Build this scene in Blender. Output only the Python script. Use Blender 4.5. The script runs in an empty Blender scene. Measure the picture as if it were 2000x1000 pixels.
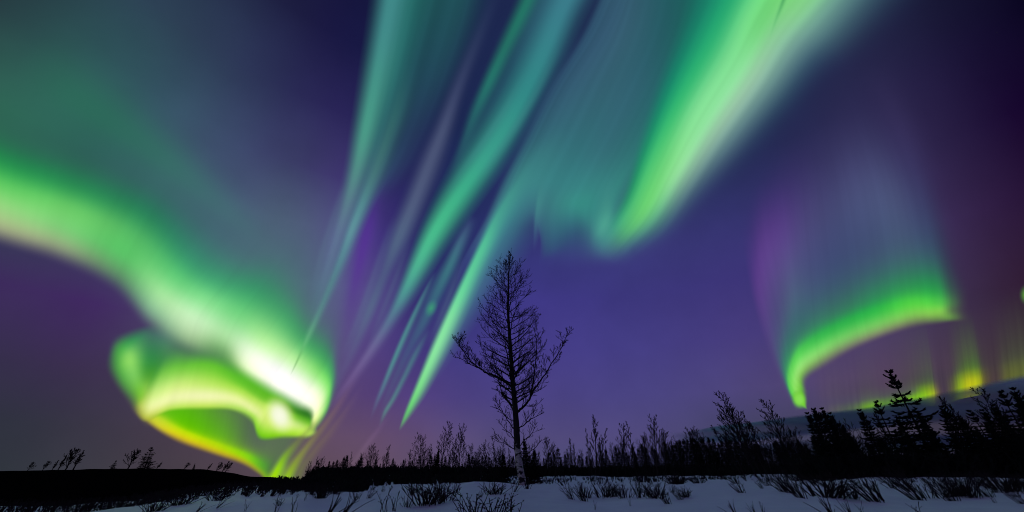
import bpy, math, random
import numpy as np
from mathutils import Vector, noise, Matrix

S = bpy.context.scene
COL = S.collection
R = math.radians

# ------------------------------------------------------------------ camera
F = 780.0                    # focal length in photo pixels (photo is 2000 x 1000)
HOR = 925.0                  # row of the true horizon
TILT = math.atan((HOR - 500.0) / F)
CT, ST = math.cos(TILT), math.sin(TILT)
cam_d = bpy.data.cameras.new("camera")
cam_d.sensor_width = 36.0
cam_d.lens = 36.0 * F / 2000.0
cam_d.clip_start = 0.05
cam_d.clip_end = 300000.0
cam = bpy.data.objects.new("camera", cam_d)
COL.objects.link(cam)
cam.location = (0, 0, 0)
cam.rotation_euler = (R(90) + TILT, 0, 0)
S.camera = cam

def ray(px, py):
    X = (px - 1000.0) / F
    U = (500.0 - py) / F
    return Vector((X, CT - ST * U, ST + CT * U))

def W(px, py, D):
    """point seen at photo position (px, py) whose forward distance is D metres"""
    r = ray(px, py)
    return r * (D / r.y)

def srgb(c):
    out = []
    for v in c:
        v = max(0.0, v) / 255.0
        out.append(v / 12.92 if v <= 0.04045 else ((v + 0.055) / 1.055) ** 2.4)
    return out

def srgb_np(a):
    a = np.clip(a, 0, 400) / 255.0
    return np.where(a <= 0.04045, a / 12.92, ((a + 0.055) / 1.055) ** 2.4)

# ------------------------------------------------------------------ night sky (world)
GX = [-400, 0, 200, 400, 600, 700, 800, 900, 1000, 1250, 1500, 1750, 2000, 2400]
GY = [-200, 0, 150, 300, 450, 600, 750, 850, 935]
G = [
 [(34,44,56),(36,52,62),(36,52,68),(32,40,70),(22,22,56),(20,20,56),(22,26,60),(24,30,64),(26,34,68),(28,38,70),(26,34,66),(24,24,54),(10,8,30),(10,6,26)],
 [(38,54,58),(40,62,68),(44,68,82),(40,52,76),(26,26,62),(20,20,60),(24,30,66),(26,36,72),(28,38,76),(32,48,80),(30,42,74),(28,32,60),(10,6,32),(10,6,26)],
 [(42,80,68),(46,90,80),(48,88,92),(52,70,96),(38,38,80),(30,30,76),(28,34,74),(28,38,78),(30,42,82),(36,56,90),(32,42,78),(38,34,70),(18,8,42),(14,6,30)],
 [(42,84,70),(46,98,84),(50,88,94),(62,82,108),(56,54,100),(48,40,94),(36,38,86),(30,42,86),(34,46,92),(38,56,98),(38,42,84),(50,44,84),(30,12,48),(26,10,40)],
 [(54,42,82),(56,46,86),(60,66,94),(74,86,118),(80,96,122),(76,62,132),(42,42,100),(38,44,98),(46,50,108),(54,56,116),(54,50,108),(68,58,104),(42,22,54),(36,18,46)],
 [(56,44,82),(60,44,90),(66,44,98),(76,80,106),(84,100,126),(88,76,136),(60,52,116),(52,52,118),(62,56,132),(62,56,126),(64,54,118),(66,56,96),(52,34,54),(48,30,50)],
 [(46,46,60),(50,48,68),(60,50,76),(74,62,90),(88,72,112),(84,64,120),(76,60,124),(72,62,130),(72,64,132),(72,66,130),(78,68,118),(84,66,94),(58,46,56),(50,42,54)],
 [(42,48,56),(46,50,62),(60,56,70),(76,62,78),(94,74,98),(96,74,104),(94,74,112),(86,74,118),(80,72,120),(78,72,120),(66,66,94),(62,60,78),(56,52,70),(54,50,64)],
 [(44,50,56),(50,56,62),(62,60,66),(74,65,70),(88,72,78),(98,80,88),(94,80,98),(86,80,106),(76,76,106),(68,74,106),(58,66,94),(52,56,80),(54,56,80),(48,50,70)],
]
G = np.array(G, float)

def cubic_w(n, t):
    """index and Catmull-Rom weights for parameter t in 0..n-1"""
    i = min(max(int(math.floor(t)), 0), n - 2)
    f = t - i
    w = [-.5*f + f*f - .5*f**3, 1 - 2.5*f*f + 1.5*f**3, .5*f + 2*f*f - 1.5*f**3, -.5*f*f + .5*f**3]
    ids = [max(i-1, 0), i, i+1, min(i+2, n-1)]
    return ids, w

def base_colour(px, py):
    px = min(max(px, GX[0]), GX[-1]); py = min(max(py, GY[0]), GY[-1])
    tx = np.interp(px, GX, range(len(GX))); ty = np.interp(py, GY, range(len(GY)))
    ix, wx = cubic_w(len(GX), tx); iy, wy = cubic_w(len(GY), ty)
    c = np.zeros(3)
    for a, wa in zip(iy, wy):
        for b, wb in zip(ix, wx):
            c += wa * wb * G[a, b]
    return c

BACK = np.array((68, 60, 106.0))      # the sky behind the camera: deep blue night
def sky_colour(az, el):
    d = Vector((math.sin(az)*math.cos(el), math.cos(az)*math.cos(el), math.sin(el)))
    zc = d.y*CT + d.z*ST
    if zc > 0.12:
        px = 1000 + F * d.x / zc
        py = 500 - F * (d.z*CT - d.y*ST) / zc
        c = base_colour(px, py)
        out = max(0.0, abs(px-1000) - 1300, -py - 150)
        k = min(1.0, out / 1200.0)
        return c * (1-k) + BACK * k
    return BACK

world = bpy.data.worlds.new("World")
S.world = world
world.use_nodes = True
nt = world.node_tree
nt.nodes.clear()
def N(tree, kind, **kw):
    n = tree.nodes.new(kind)
    for k, v in kw.items():
        setattr(n, k, v)
    return n
def math_node(tree, op, a, b=None):
    n = N(tree, 'ShaderNodeMath', operation=op)
    for i, v in enumerate((a, b)):
        if v is None: continue
        if isinstance(v, (int, float)): n.inputs[i].default_value = v
        else: tree.links.new(v, n.inputs[i])
    return n.outputs[0]
tc = N(nt, 'ShaderNodeTexCoord')
sep = N(nt, 'ShaderNodeSeparateXYZ'); nt.links.new(tc.outputs['Generated'], sep.inputs[0])
az = math_node(nt, 'ARCTAN2', sep.outputs[0], sep.outputs[1])
azn = math_node(nt, 'ADD', math_node(nt, 'MULTIPLY', az, 1/(2*math.pi)), 0.5)
el = math_node(nt, 'ARCSINE', sep.outputs[2])
ROWS = [-2, 4, 9, 15, 22, 29, 36, 44, 52, 61, 72, 90]
AZS = [-180, -130, -100, -85] + list(np.linspace(-72, 72, 24)) + [85, 100, 130, 180]
prev = None
for k, row in enumerate(ROWS):
    cr = N(nt, 'ShaderNodeValToRGB'); cr.color_ramp.interpolation = 'CARDINAL'
    els = cr.color_ramp.elements
    while len(els) > 1: els.remove(els[-1])
    for i, a in enumerate(AZS):
        pos = a/360.0 + 0.5
        e = els[0] if i == 0 else els.new(pos)
        e.position = pos
        e.color = (*srgb(sky_colour(R(a), R(row))), 1)
    nt.links.new(azn, cr.inputs[0])
    if prev is None:
        prev = cr.outputs[0]
    else:
        mr = N(nt, 'ShaderNodeMapRange', interpolation_type='LINEAR')
        nt.links.new(el, mr.inputs[0])
        mr.inputs[1].default_value = R(ROWS[k-1]); mr.inputs[2].default_value = R(row)
        mx = N(nt, 'ShaderNodeMix', data_type='RGBA')
        nt.links.new(mr.outputs[0], mx.inputs[0])
        nt.links.new(prev, mx.inputs[6]); nt.links.new(cr.outputs[0], mx.inputs[7])
        prev = mx.outputs[2]
# faint mottling of the airglow
nz = N(nt, 'ShaderNodeTexNoise'); nz.inputs['Scale'].default_value = 7; nz.inputs['Detail'].default_value = 5
nt.links.new(tc.outputs['Generated'], nz.inputs['Vector'])
mott = math_node(nt, 'ADD', math_node(nt, 'MULTIPLY', nz.outputs[0], 0.36), 0.82)
# a few faint stars
vo = N(nt, 'ShaderNodeTexVoronoi'); vo.inputs['Scale'].default_value = 60
nt.links.new(tc.outputs['Generated'], vo.inputs['Vector'])
star = math_node(nt, 'MULTIPLY', math_node(nt, 'LESS_THAN', vo.outputs['Distance'], 0.030),
                 math_node(nt, 'POWER', vo.outputs['Color'], 9.0))
star = math_node(nt, 'MULTIPLY', star, 0.05)
vm = N(nt, 'ShaderNodeVectorMath', operation='SCALE')
nt.links.new(prev, vm.inputs[0]); nt.links.new(mott, vm.inputs['Scale'])
va = N(nt, 'ShaderNodeVectorMath', operation='ADD')
nt.links.new(vm.outputs[0], va.inputs[0]); nt.links.new(star, va.inputs[1])
bg1 = N(nt, 'ShaderNodeBackground'); bg1.inputs[1].default_value = 1.0
nt.links.new(va.outputs[0], bg1.inputs[0])
RELIEF_EL, RELIEF_AZ = R(17), R(246)  # direction of the added relief lamp
st = N(nt, 'ShaderNodeTexSky', sky_type='NISHITA'); st.sun_disc = False
st.sun_elevation = R(-6); st.sun_rotation = RELIEF_AZ
bg2 = N(nt, 'ShaderNodeBackground'); bg2.inputs[1].default_value = 0.05
nt.links.new(st.outputs[0], bg2.inputs[0])
ad = N(nt, 'ShaderNodeAddShader'); nt.links.new(bg1.outputs[0], ad.inputs[0]); nt.links.new(bg2.outputs[0], ad.inputs[1])
wo = N(nt, 'ShaderNodeOutputWorld'); nt.links.new(ad.outputs[0], wo.inputs[0])

# faint added lamp from behind left, no such source seen, for snow relief
sun_d = bpy.data.lights.new("relief_light", 'SUN'); sun_d.energy = 0.12; sun_d.angle = R(4.0); sun_d.color = (0.75, 0.84, 1.0)
sun = bpy.data.objects.new("relief_light", sun_d); COL.objects.link(sun)
dirv = Vector((math.sin(RELIEF_AZ)*math.cos(RELIEF_EL), math.cos(RELIEF_AZ)*math.cos(RELIEF_EL), math.sin(RELIEF_EL)))
sun.rotation_euler = dirv.to_track_quat('Z', 'Y').to_euler()

S.view_settings.view_transform = 'Standard'
S.view_settings.look = 'None'
S.view_settings.exposure = 0.0
S.view_settings.gamma = 1.0
S.render.engine = 'CYCLES'
S.cycles.transparent_max_bounces = 64
S.cycles.max_bounces = 6
S.cycles.use_denoising = True
S.cycles.filter_width = 1.0

# ------------------------------------------------------------------ helpers
def tag(o, label=None, cat=None, group=None, kind=None):
    if label: o["label"] = label
    if cat: o["category"] = cat
    if group: o["group"] = group
    if kind: o["kind"] = kind
    return o

def empty(name, loc=(0, 0, 0)):
    e = bpy.data.objects.new(name, None)
    e.empty_display_size = 0.2
    e.location = loc
    COL.objects.link(e)
    return e

class MB:
    def __init__(s): s.v = []; s.f = []
    def tube(s, pts, rad, n=3, cap=True):
        b = len(s.v)
        m = len(pts)
        ref = Vector((0.31, 0.87, 0.19))
        for i, p in enumerate(pts):
            t = (pts[min(i+1, m-1)] - pts[max(i-1, 0)])
            if t.length < 1e-9: t = Vector((0, 0, 1))
            t.normalize()
            a = t.cross(ref)
            if a.length < 0.05: a = t.cross(Vector((1, 0, 0)))
            a.normalize(); c = t.cross(a)
            for k in range(n):
                an = 2*math.pi*k/n
                s.v.append(p + (a*math.cos(an) + c*math.sin(an))*rad[i])
        for i in range(m-1):
            for k in range(n):
                k2 = (k+1) % n
                s.f.append((b+i*n+k, b+i*n+k2, b+(i+1)*n+k2, b+(i+1)*n+k))
        if cap:
            s.f.append(tuple(b+(m-1)*n+k for k in range(n)))
    def blade(s, p, d, w, L):
        """a thin closed sliver (needle tuft)"""
        a = d.cross(Vector((0.3, 0.5, 0.8)))
        if a.length < 1e-4: a = Vector((1, 0, 0))
        a.normalize(); c = d.cross(a).normalized()
        b = len(s.v)
        s.v += [p + a*w, p - a*w*0.5 + c*w*0.87, p - a*w*0.5 - c*w*0.87, p + d*L]
        s.f += [(b, b+1, b+3), (b+1, b+2, b+3), (b+2, b, b+3)]
    def build(s, name, mat, parent=None, smooth=False):
        me = bpy.data.meshes.new(name)
        me.from_pydata([tuple(v) for v in s.v], [], s.f)
        me.materials.append(mat)
        if smooth: me.shade_smooth()
        o = bpy.data.objects.new(name, me)
        COL.objects.link(o)
        if parent: o.parent = parent
        return o

def copy_tree(o, parent=None):
    c = o.copy(); COL.objects.link(c)
    if parent: c.parent = parent
    for ch in o.children: copy_tree(ch, c)
    return c

def pmat(name, base, rough=0.8, var=None, scale=8.0, bump=0.0, bump_scale=30.0, spec=0.2):
    m = bpy.data.materials.new(name); m.use_nodes = True
    t = m.node_tree; b = t.nodes['Principled BSDF']
    b.inputs['Roughness'].default_value = rough
    b.inputs['Specular IOR Level'].default_value = spec
    tcn = N(t, 'ShaderNodeTexCoord')
    nn = N(t, 'ShaderNodeTexNoise'); nn.inputs['Scale'].default_value = scale; nn.inputs['Detail'].default_value = 6
    t.links.new(tcn.outputs['Object'], nn.inputs['Vector'])
    cr = N(t, 'ShaderNodeValToRGB')
    cr.color_ramp.elements[0].position = 0.35; cr.color_ramp.elements[1].position = 0.65
    cr.color_ramp.elements[0].color = (*base, 1); cr.color_ramp.elements[1].color = (*(var or base), 1)
    t.links.new(nn.outputs[0], cr.inputs[0]); t.links.new(cr.outputs[0], b.inputs['Base Color'])
    if bump:
        n2 = N(t, 'ShaderNodeTexNoise'); n2.inputs['Scale'].default_value = bump_scale; n2.inputs['Detail'].default_value = 8
        t.links.new(tcn.outputs['Object'], n2.inputs['Vector'])
        bp = N(t, 'ShaderNodeBump'); bp.inputs['Strength'].default_value = bump; bp.inputs['Distance'].default_value = 0.05
        t.links.new(n2.outputs[0], bp.inputs['Height']); t.links.new(bp.outputs[0], b.inputs['Normal'])
    return m

# ------------------------------------------------------------------ materials
M_snow = pmat('snow', (0.74, 0.75, 0.82), 0.55, (0.80, 0.81, 0.87), 1.3, 0.5, 5.0, 0.3)
M_hill = pmat('dark_heath', (0.0025, 0.0025, 0.003), 1.0, (0.004, 0.0035, 0.003), 0.6, spec=0.0)
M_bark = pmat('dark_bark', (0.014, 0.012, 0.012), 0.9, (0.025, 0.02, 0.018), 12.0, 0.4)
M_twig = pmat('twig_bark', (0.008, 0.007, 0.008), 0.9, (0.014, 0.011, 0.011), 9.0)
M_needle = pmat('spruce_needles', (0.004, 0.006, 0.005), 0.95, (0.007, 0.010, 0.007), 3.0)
M_willow = pmat('willow_bark', (0.010, 0.008, 0.009), 0.9, (0.018, 0.013, 0.012), 14.0)

def birch_bark():
    m = bpy.data.materials.new('birch_bark'); m.use_nodes = True
    t = m.node_tree; b = t.nodes['Principled BSDF']; b.inputs['Roughness'].default_value = 0.75
    b.inputs['Specular IOR Level'].default_value = 0.2
    tcn = N(t, 'ShaderNodeTexCoord')
    sp = N(t, 'ShaderNodeSeparateXYZ'); t.links.new(tcn.outputs['Object'], sp.inputs[0])
    mp = N(t, 'ShaderNodeMapping'); mp.inputs['Scale'].default_value = (2.2, 2.2, 4.2)
    t.links.new(tcn.outputs['Object'], mp.inputs[0])
    n1 = N(t, 'ShaderNodeTexNoise'); n1.inputs['Scale'].default_value = 1.15; n1.inputs['Detail'].default_value = 7; n1.inputs['Roughness'].default_value = 0.62
    t.links.new(mp.outputs[0], n1.inputs['Vector'])
    hf = N(t, 'ShaderNodeMapRange'); t.links.new(sp.outputs[2], hf.inputs[0])
    hf.inputs[1].default_value = 1.6; hf.inputs[2].default_value = 3.4; hf.inputs[3].default_value = 0.0; hf.inputs[4].default_value = 0.30
    s = math_node(t, 'SUBTRACT', n1.outputs[0], hf.outputs[0])
    cr = N(t, 'ShaderNodeValToRGB')
    e = cr.color_ramp.elements
    e[0].position = 0.475; e[0].color = (0.02, 0.018, 0.018, 1)
    e[1].position = 0.50; e[1].color = (0.46, 0.45, 0.40, 1)
    t.links.new(s, cr.inputs[0])
    n2 = N(t, 'ShaderNodeTexNoise'); n2.inputs['Scale'].default_value = 3
    mp2 = N(t, 'ShaderNodeMapping'); mp2.inputs['Scale'].default_value = (2, 2, 22); t.links.new(tcn.outputs['Object'], mp2.inputs[0])
    t.links.new(mp2.outputs[0], n2.inputs['Vector'])
    c2 = N(t, 'ShaderNodeValToRGB'); c2.color_ramp.elements[0].position = 0.40; c2.color_ramp.elements[0].color = (0.3, 0.27, 0.24, 1)
    c2.color_ramp.elements[1].position = 0.50; c2.color_ramp.elements[1].color = (1, 1, 1, 1)
    t.links.new(n2.outputs[0], c2.inputs[0])
    mx = N(t, 'ShaderNodeMix', data_type='RGBA', blend_type='MULTIPLY'); mx.inputs[0].default_value = 1
    t.links.new(cr.outputs[0], mx.inputs[6]); t.links.new(c2.outputs[0], mx.inputs[7])
    t.links.new(mx.outputs[2], b.inputs['Base Color'])
    return m
M_birch = birch_bark()

def aurora_mat():
    m = bpy.data.materials.new('aurora_glow'); m.use_nodes = True
    t = m.node_tree; t.nodes.clear()
    a = N(t, 'ShaderNodeAttribute', attribute_name='glow')
    em = N(t, 'ShaderNodeEmission'); t.links.new(a.outputs['Color'], em.inputs[0])
    tr = N(t, 'ShaderNodeBsdfTransparent')
    mx = N(t, 'ShaderNodeMixShader')
    t.links.new(a.outputs['Alpha'], mx.inputs[0]); t.links.new(tr.outputs[0], mx.inputs[1]); t.links.new(em.outputs[0], mx.inputs[2])
    o = N(t, 'ShaderNodeOutputMaterial'); t.links.new(mx.outputs[0], o.inputs[0])
    m.cycles.emission_sampling = 'NONE'
    return m
M_aurora = aurora_mat()

def cloud_mat():
    m = bpy.data.materials.new('cloud'); m.use_nodes = True
    t = m.node_tree; t.nodes.clear()
    a = N(t, 'ShaderNodeAttribute', attribute_name='glow')
    df = N(t, 'ShaderNodeBsdfDiffuse'); t.links.new(a.outputs['Color'], df.inputs[0])
    tr = N(t, 'ShaderNodeBsdfTransparent')
    mx = N(t, 'ShaderNodeMixShader')
    t.links.new(a.outputs['Alpha'], mx.inputs[0]); t.links.new(tr.outputs[0], mx.inputs[1]); t.links.new(df.outputs[0], mx.inputs[2])
    o = N(t, 'ShaderNodeOutputMaterial'); t.links.new(mx.outputs[0], o.inputs[0])
    return m
M_cloud = cloud_mat()

# ------------------------------------------------------------------ aurora: sheets of light hung on a shell high over the land
RP = 300000.0
def shell(d, H):
    d = d.normalized()
    s = max(d.z, -0.02)
    return d * (math.sqrt((RP*s)**2 + 2*RP*H + H*H) - RP*s)

def resample(A, n):
    K = A.shape[0]
    out = np.zeros((n,) + A.shape[1:])
    for i in range(n):
        t = i*(K-1)/(n-1)
        ids, w = cubic_w(K, t)
        for a, b in zip(ids, w): out[i] += A[a]*b
    return out

def aurora(name, rows, H, label=None, group=None, nu=None, nv=None, stri=0.0, seed=0, mat=None, parent=None, cat='aurora', kind=None, gain=1.0, aexp=1.4, striv=0.0):
    """rows[k] = list of (x, y, (r,g,b), alpha): a smooth sheet of light through the given colours"""
    A = np.array([[(x, y, c[0], c[1], c[2], a) for (x, y, c, a) in row] for row in rows], float)
    nu = nu or max(24, (A.shape[0]-1)*14)
    nv = nv or max(20, (A.shape[1]-1)*9)
    A = resample(A, nu)
    A = resample(A.transpose(1, 0, 2), nv).transpose(1, 0, 2)
    al = np.clip(A[:, :, 5], 0, 1)
    # a broken tail, never a hard cut: ends ease to zero
    al = al**aexp
    rgb = srgb_np(A[:, :, 2:5]) * gain
    if stri:
        u = np.array([1 + stri*(noise.noise(Vector((i*28.0/nu*len(rows)/10, seed*7.3, 0)))
                      + 0.6*noise.noise(Vector((i*90.0/nu*len(rows)/10, seed*3.1, 4)))) for i in range(nu)])
        rgb = rgb * u[:, None, None]
    if striv:
        w = np.array([1 + striv*(noise.noise(Vector((j*9.0/nv, seed*5.3, 2)))
                      + 0.7*noise.noise(Vector((j*26.0/nv, seed*2.1, 6)))) for j in range(nv)])
        rgb = rgb * w[None, :, None]
    vs = []
    for i in range(nu):
        for j in range(nv):
            vs.append(tuple(shell(ray(A[i, j, 0], A[i, j, 1]), H)))
    fs = []
    for i in range(nu-1):
        for j in range(nv-1):
            if max(al[i, j], al[i+1, j], al[i, j+1], al[i+1, j+1]) > 0.004:
                fs.append((i*nv+j, i*nv+j+1, (i+1)*nv+j+1, (i+1)*nv+j))
    me = bpy.data.meshes.new(name)
    me.from_pydata(vs, [], fs)
    at = me.color_attributes.new('glow', 'FLOAT_COLOR', 'POINT')
    buf = np.concatenate([rgb, al[:, :, None]], axis=2).reshape(-1).astype(np.float32)
    at.data.foreach_set('color', buf)
    me.materials.append(mat or M_aurora)
    me.shade_smooth()
    o = bpy.data.objects.new(name, me); COL.objects.link(o)
    if parent: o.parent = parent
    else: tag(o, label, cat, group, kind)
    return o

PROF = [(-1, 0), (-.72, .15), (-.42, .52), (-.15, .92), (0, 1), (.18, .93), (.48, .56), (.78, .2), (1.15, 0)]
def streak(name, pts, H, label, group=None, **kw):
    """pts = (x, y, half width left, half width right, colour, alpha) down a ray"""
    rows = []
    for i, (x, y, wl, wr, c, a) in enumerate(pts):
        p, q = pts[max(i-1, 0)], pts[min(i+1, len(pts)-1)]
        tx, ty = q[0]-p[0], q[1]-p[1]; L = math.hypot(tx, ty)
        nx, ny = (-ty/L, tx/L)
        if nx < 0: nx, ny = -nx, -ny
        rows.append([(x + nx*s*(wl if s < 0 else wr), y + ny*s*(wl if s < 0 else wr), c, a*pa) for s, pa in PROF])
    kw.setdefault('aexp', 1.1)
    return aurora(name, rows, H, label, group, **kw)

def disc(name, x, y, rx, ry, ang, prof, H, label, group=None, **kw):
    """prof = list of (radius fraction, colour, alpha)"""
    rows = []
    ca, sa = math.cos(R(ang)), math.sin(R(ang))
    for k in range(25):
        t = 2*math.pi*k/24
        row = []
        for f, c, a in prof:
            u, v = rx*f*math.cos(t), ry*f*math.sin(t)
            row.append((x + u*ca - v*sa, y + u*sa + v*ca, c, a))
        rows.append(row)
    return aurora(name, rows, H, label, group, nu=49, **kw)

def perp(c, d, items):
    L = math.hypot(*d); nx, ny = d[0]/L, d[1]/L
    return [(c[0]+nx*s, c[1]+ny*s, col, a) for s, col, a in items]

# --- A: the broad band sweeping in from the left and curling round
A_rows = [
 [(-150,435,(90,80,110),0),(-140,395,(165,180,140),.85),(-130,345,(150,210,125),1),(-120,290,(90,195,95),1),(-110,230,(40,150,78),.8),(-100,160,(45,115,80),.32),(-90,40,(50,95,85),0)],
 [(-8,482,(90,80,110),0),(-3,446,(165,175,135),.85),(0,402,(150,212,128),1),(5,352,(95,200,98),1),(12,292,(34,148,76),.82),(25,225,(42,115,80),.32),(50,100,(48,95,88),0)],
 [(112,520,(80,70,105),0),(122,486,(150,170,130),.8),(136,448,(122,205,118),1),(155,402,(100,198,102),1),(180,348,(38,145,82),.82),(212,280,(42,112,86),.32),(250,160,(48,90,95),0)],
 [(215,572,(75,60,105),0),(228,540,(100,150,105),.75),(246,503,(92,192,104),1),(270,458,(82,182,100),1),(305,398,(38,128,88),.9),(350,330,(48,112,98),.32),(420,220,(55,90,105),0)],
 [(282,645,(80,80,110),0),(296,612,(140,190,150),.75),(318,578,(165,228,158),1),(350,535,(98,202,120),1),(392,484,(50,150,108),.82),(450,412,(62,115,115),.4),(530,300,(70,95,118),0)],
 [(360,692,(90,150,90),0),(367,662,(165,205,150),.8),(380,622,(198,240,188),1),(408,578,(128,220,140),1),(448,528,(58,165,110),.82),(500,462,(62,122,115),.4),(575,360,(75,100,120),0)],
 [(428,712,(80,170,60),0),(434,688,(120,180,105),.8),(446,655,(172,226,162),1),(470,612,(112,208,126),1),(510,562,(50,154,100),.82),(556,500,(64,122,112),.4),(620,410,(75,100,120),0)],
 [(472,742,(90,180,50),0),(480,718,(222,246,190),.95),(493,692,(242,255,226),1),(516,660,(172,236,152),1),(554,608,(62,168,98),.82),(592,552,(64,122,108),.4),(645,470,(80,100,122),0)],
 [(523,775,(90,180,50),0),(534,750,(252,255,238),1),(547,725,(255,255,252),1),(568,696,(184,240,160),1),(594,658,(66,172,96),.82),(624,598,(74,118,112),.32),(660,510,(85,95,125),0)],
 [(570,802,(80,160,50),0),(582,778,(250,255,238),1),(598,755,(252,255,236),1),(616,726,(146,228,124),1),(635,694,(60,164,90),.85),(652,645,(74,112,112),.45),(682,570,(90,85,128),0)],
 [(600,812,(60,130,40),0),(612,797,(246,255,216),1),(626,776,(236,252,200),1),(641,754,(132,226,112),1),(651,733,(72,160,100),.8),(662,705,(82,100,122),.4),(686,650,(90,75,125),0)],
 [(601,832,(110,190,50),0),(614,822,(228,250,152),1),(627,810,(190,238,140),1),(639,797,(112,190,102),.85),(650,783,(84,120,112),.32),(663,764,(88,84,126),.25),(686,735,(92,72,125),0)],
 [(590,860,(120,190,50),0),(603,853,(150,210,60),0),(612,846,(150,210,80),0),(622,838,(110,160,90),0),(632,830,(90,110,100),0),(645,818,(90,80,110),0),(665,800,(92,72,125),0)],
]
for row in A_rows[:6]:
    for q in (3, 4, 5, 6):
        f = {3: .94, 4: .90, 5: .92, 6: .95}[q]
        x0, y0 = row[0][0], row[0][1]
        row[q] = (x0+(row[q][0]-x0)*f, y0+(row[q][1]-y0)*f, row[q][2], row[q][3])
Ha = 5000
aurora('aurora_band', A_rows, Ha, 'broad pale green aurora band sweeping down from the left edge into the bright white curl', stri=.05, seed=1)

streak('aurora_ray', [(40,110,130,110,(44,104,84),0),(130,180,120,100,(42,112,86),.5),(230,245,105,85,(44,116,90),.6),(330,318,90,70,(54,120,102),.6),(410,385,75,60,(64,120,112),.5),(475,440,60,50,(70,116,116),.4),(540,500,50,40,(76,110,120),0)],
   Ha*1.14, 'faint green aurora ray running parallel above the broad left band', None, seed=31)
# --- B: inner loop of the curl
B_rows = [
 [(258,800,(150,170,60),0),(262,796,(160,180,70),0),(266,790,(170,190,80),0),(272,780,(150,180,80),0),(282,760,(90,160,70),0),(292,735,(60,140,80),0)],
 [(282,826,(150,150,50),0),(286,815,(190,200,80),.8),(294,794,(232,242,156),1),(302,766,(196,232,125),1),(316,724,(105,185,70),.85),(332,680,(60,140,90),0)],
 [(332,806,(120,190,30),0),(336,796,(190,228,95),1),(342,777,(238,246,170),1),(350,750,(202,236,124),1),(362,712,(104,192,60),.95),(376,670,(80,150,90),0)],
 [(400,804,(90,170,30),0),(402,793,(190,226,92),1),(405,774,(240,246,176),1),(410,748,(184,230,98),1),(417,714,(100,192,50),1),(428,676,(80,150,75),0)],
 [(452,806,(90,140,50),0),(455,796,(172,216,92),1),(459,780,(234,245,160),1),(464,761,(172,226,82),1),(470,744,(98,192,44),1),(482,714,(84,172,50),.9)],
 [(488,828,(80,120,60),0),(493,814,(160,215,80),1),(499,803,(226,242,150),1),(508,788,(186,229,95),1),(516,774,(104,190,42),1),(532,744,(84,176,44),1)],
 [(506,862,(70,110,60),0),(511,850,(120,200,30),1),(524,825,(205,236,110),1),(536,801,(196,234,105),1),(546,786,(104,186,42),1),(562,758,(70,160,44),1)],
 [(556,860,(80,110,60),0),(558,848,(150,212,40),1),(563,828,(218,242,150),1),(569,811,(130,200,60),1),(576,799,(62,140,36),1),(594,772,(60,146,44),1)],
 [(600,860,(90,110,60),0),(602,848,(185,228,85),1),(603,836,(170,220,80),1),(604,822,(90,168,40),1),(605,809,(48,116,38),1),(612,790,(60,140,50),1)],
 [(622,852,(90,110,60),0),(622,844,(150,200,80),0),(621,836,(150,200,80),0),(619,826,(120,190,60),0),(617,815,(60,130,50),0),(614,806,(60,130,50),0)],
]
aurora('aurora_band', B_rows, Ha*1.01, 'yellow green inner loop of the aurora curl, arching below the bright white part', stri=.04, seed=2)
disc('aurora_glow', 546, 812, 36, 50, -28, [(0,(250,252,228),1),(.3,(246,250,218),.9),(.6,(232,245,170),.5),(.8,(200,230,110),.2),(1,(140,205,60),0)], Ha*.95, 'round white hot spot inside the aurora curl')
# --- C: green lobe on the left of the curl
C_rows = [
 [(215,650,(70,60,100),0),(240,645,(60,90,95),0),(275,635,(60,110,95),0),(310,628,(70,120,105),0),(345,625,(70,120,100),0),(385,640,(70,120,100),0)],
 [(208,682,(60,60,95),0),(228,676,(70,150,75),.75),(258,665,(60,150,85),.95),(295,655,(66,118,98),.9),(335,655,(82,125,110),.8),(385,675,(80,130,90),0)],
 [(203,718,(60,60,80),0),(226,712,(80,165,70),.8),(254,698,(138,214,100),1),(290,700,(56,142,72),1),(330,700,(70,140,75),.9),(380,715,(90,170,60),0)],
 [(218,752,(70,60,80),0),(238,745,(84,160,70),.8),(262,735,(120,200,90),1),(288,732,(78,160,55),1),(318,732,(80,165,55),.9),(360,745,(90,180,50),0)],
 [(244,788,(75,60,80),0),(258,780,(90,130,70),.8),(272,770,(120,190,60),1),(290,765,(150,205,80),1),(312,765,(130,200,80),.9),(340,770,(100,190,50),0)],
 [(262,815,(80,65,80),0),(270,806,(140,140,70),.7),(282,798,(190,205,85),1),(298,793,(190,220,100),1),(315,792,(150,210,80),.8),(335,796,(100,190,50),0)],
 [(290,845,(85,70,80),0),(294,838,(120,110,60),0),(302,832,(150,160,60),0),(314,826,(150,200,60),0),(325,822,(120,190,50),0),(340,822,(100,190,50),0)],
]
aurora('aurora_band', C_rows, Ha*1.04, 'small green lobe at the left tip of the aurora curl', stri=.02, seed=3)
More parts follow.
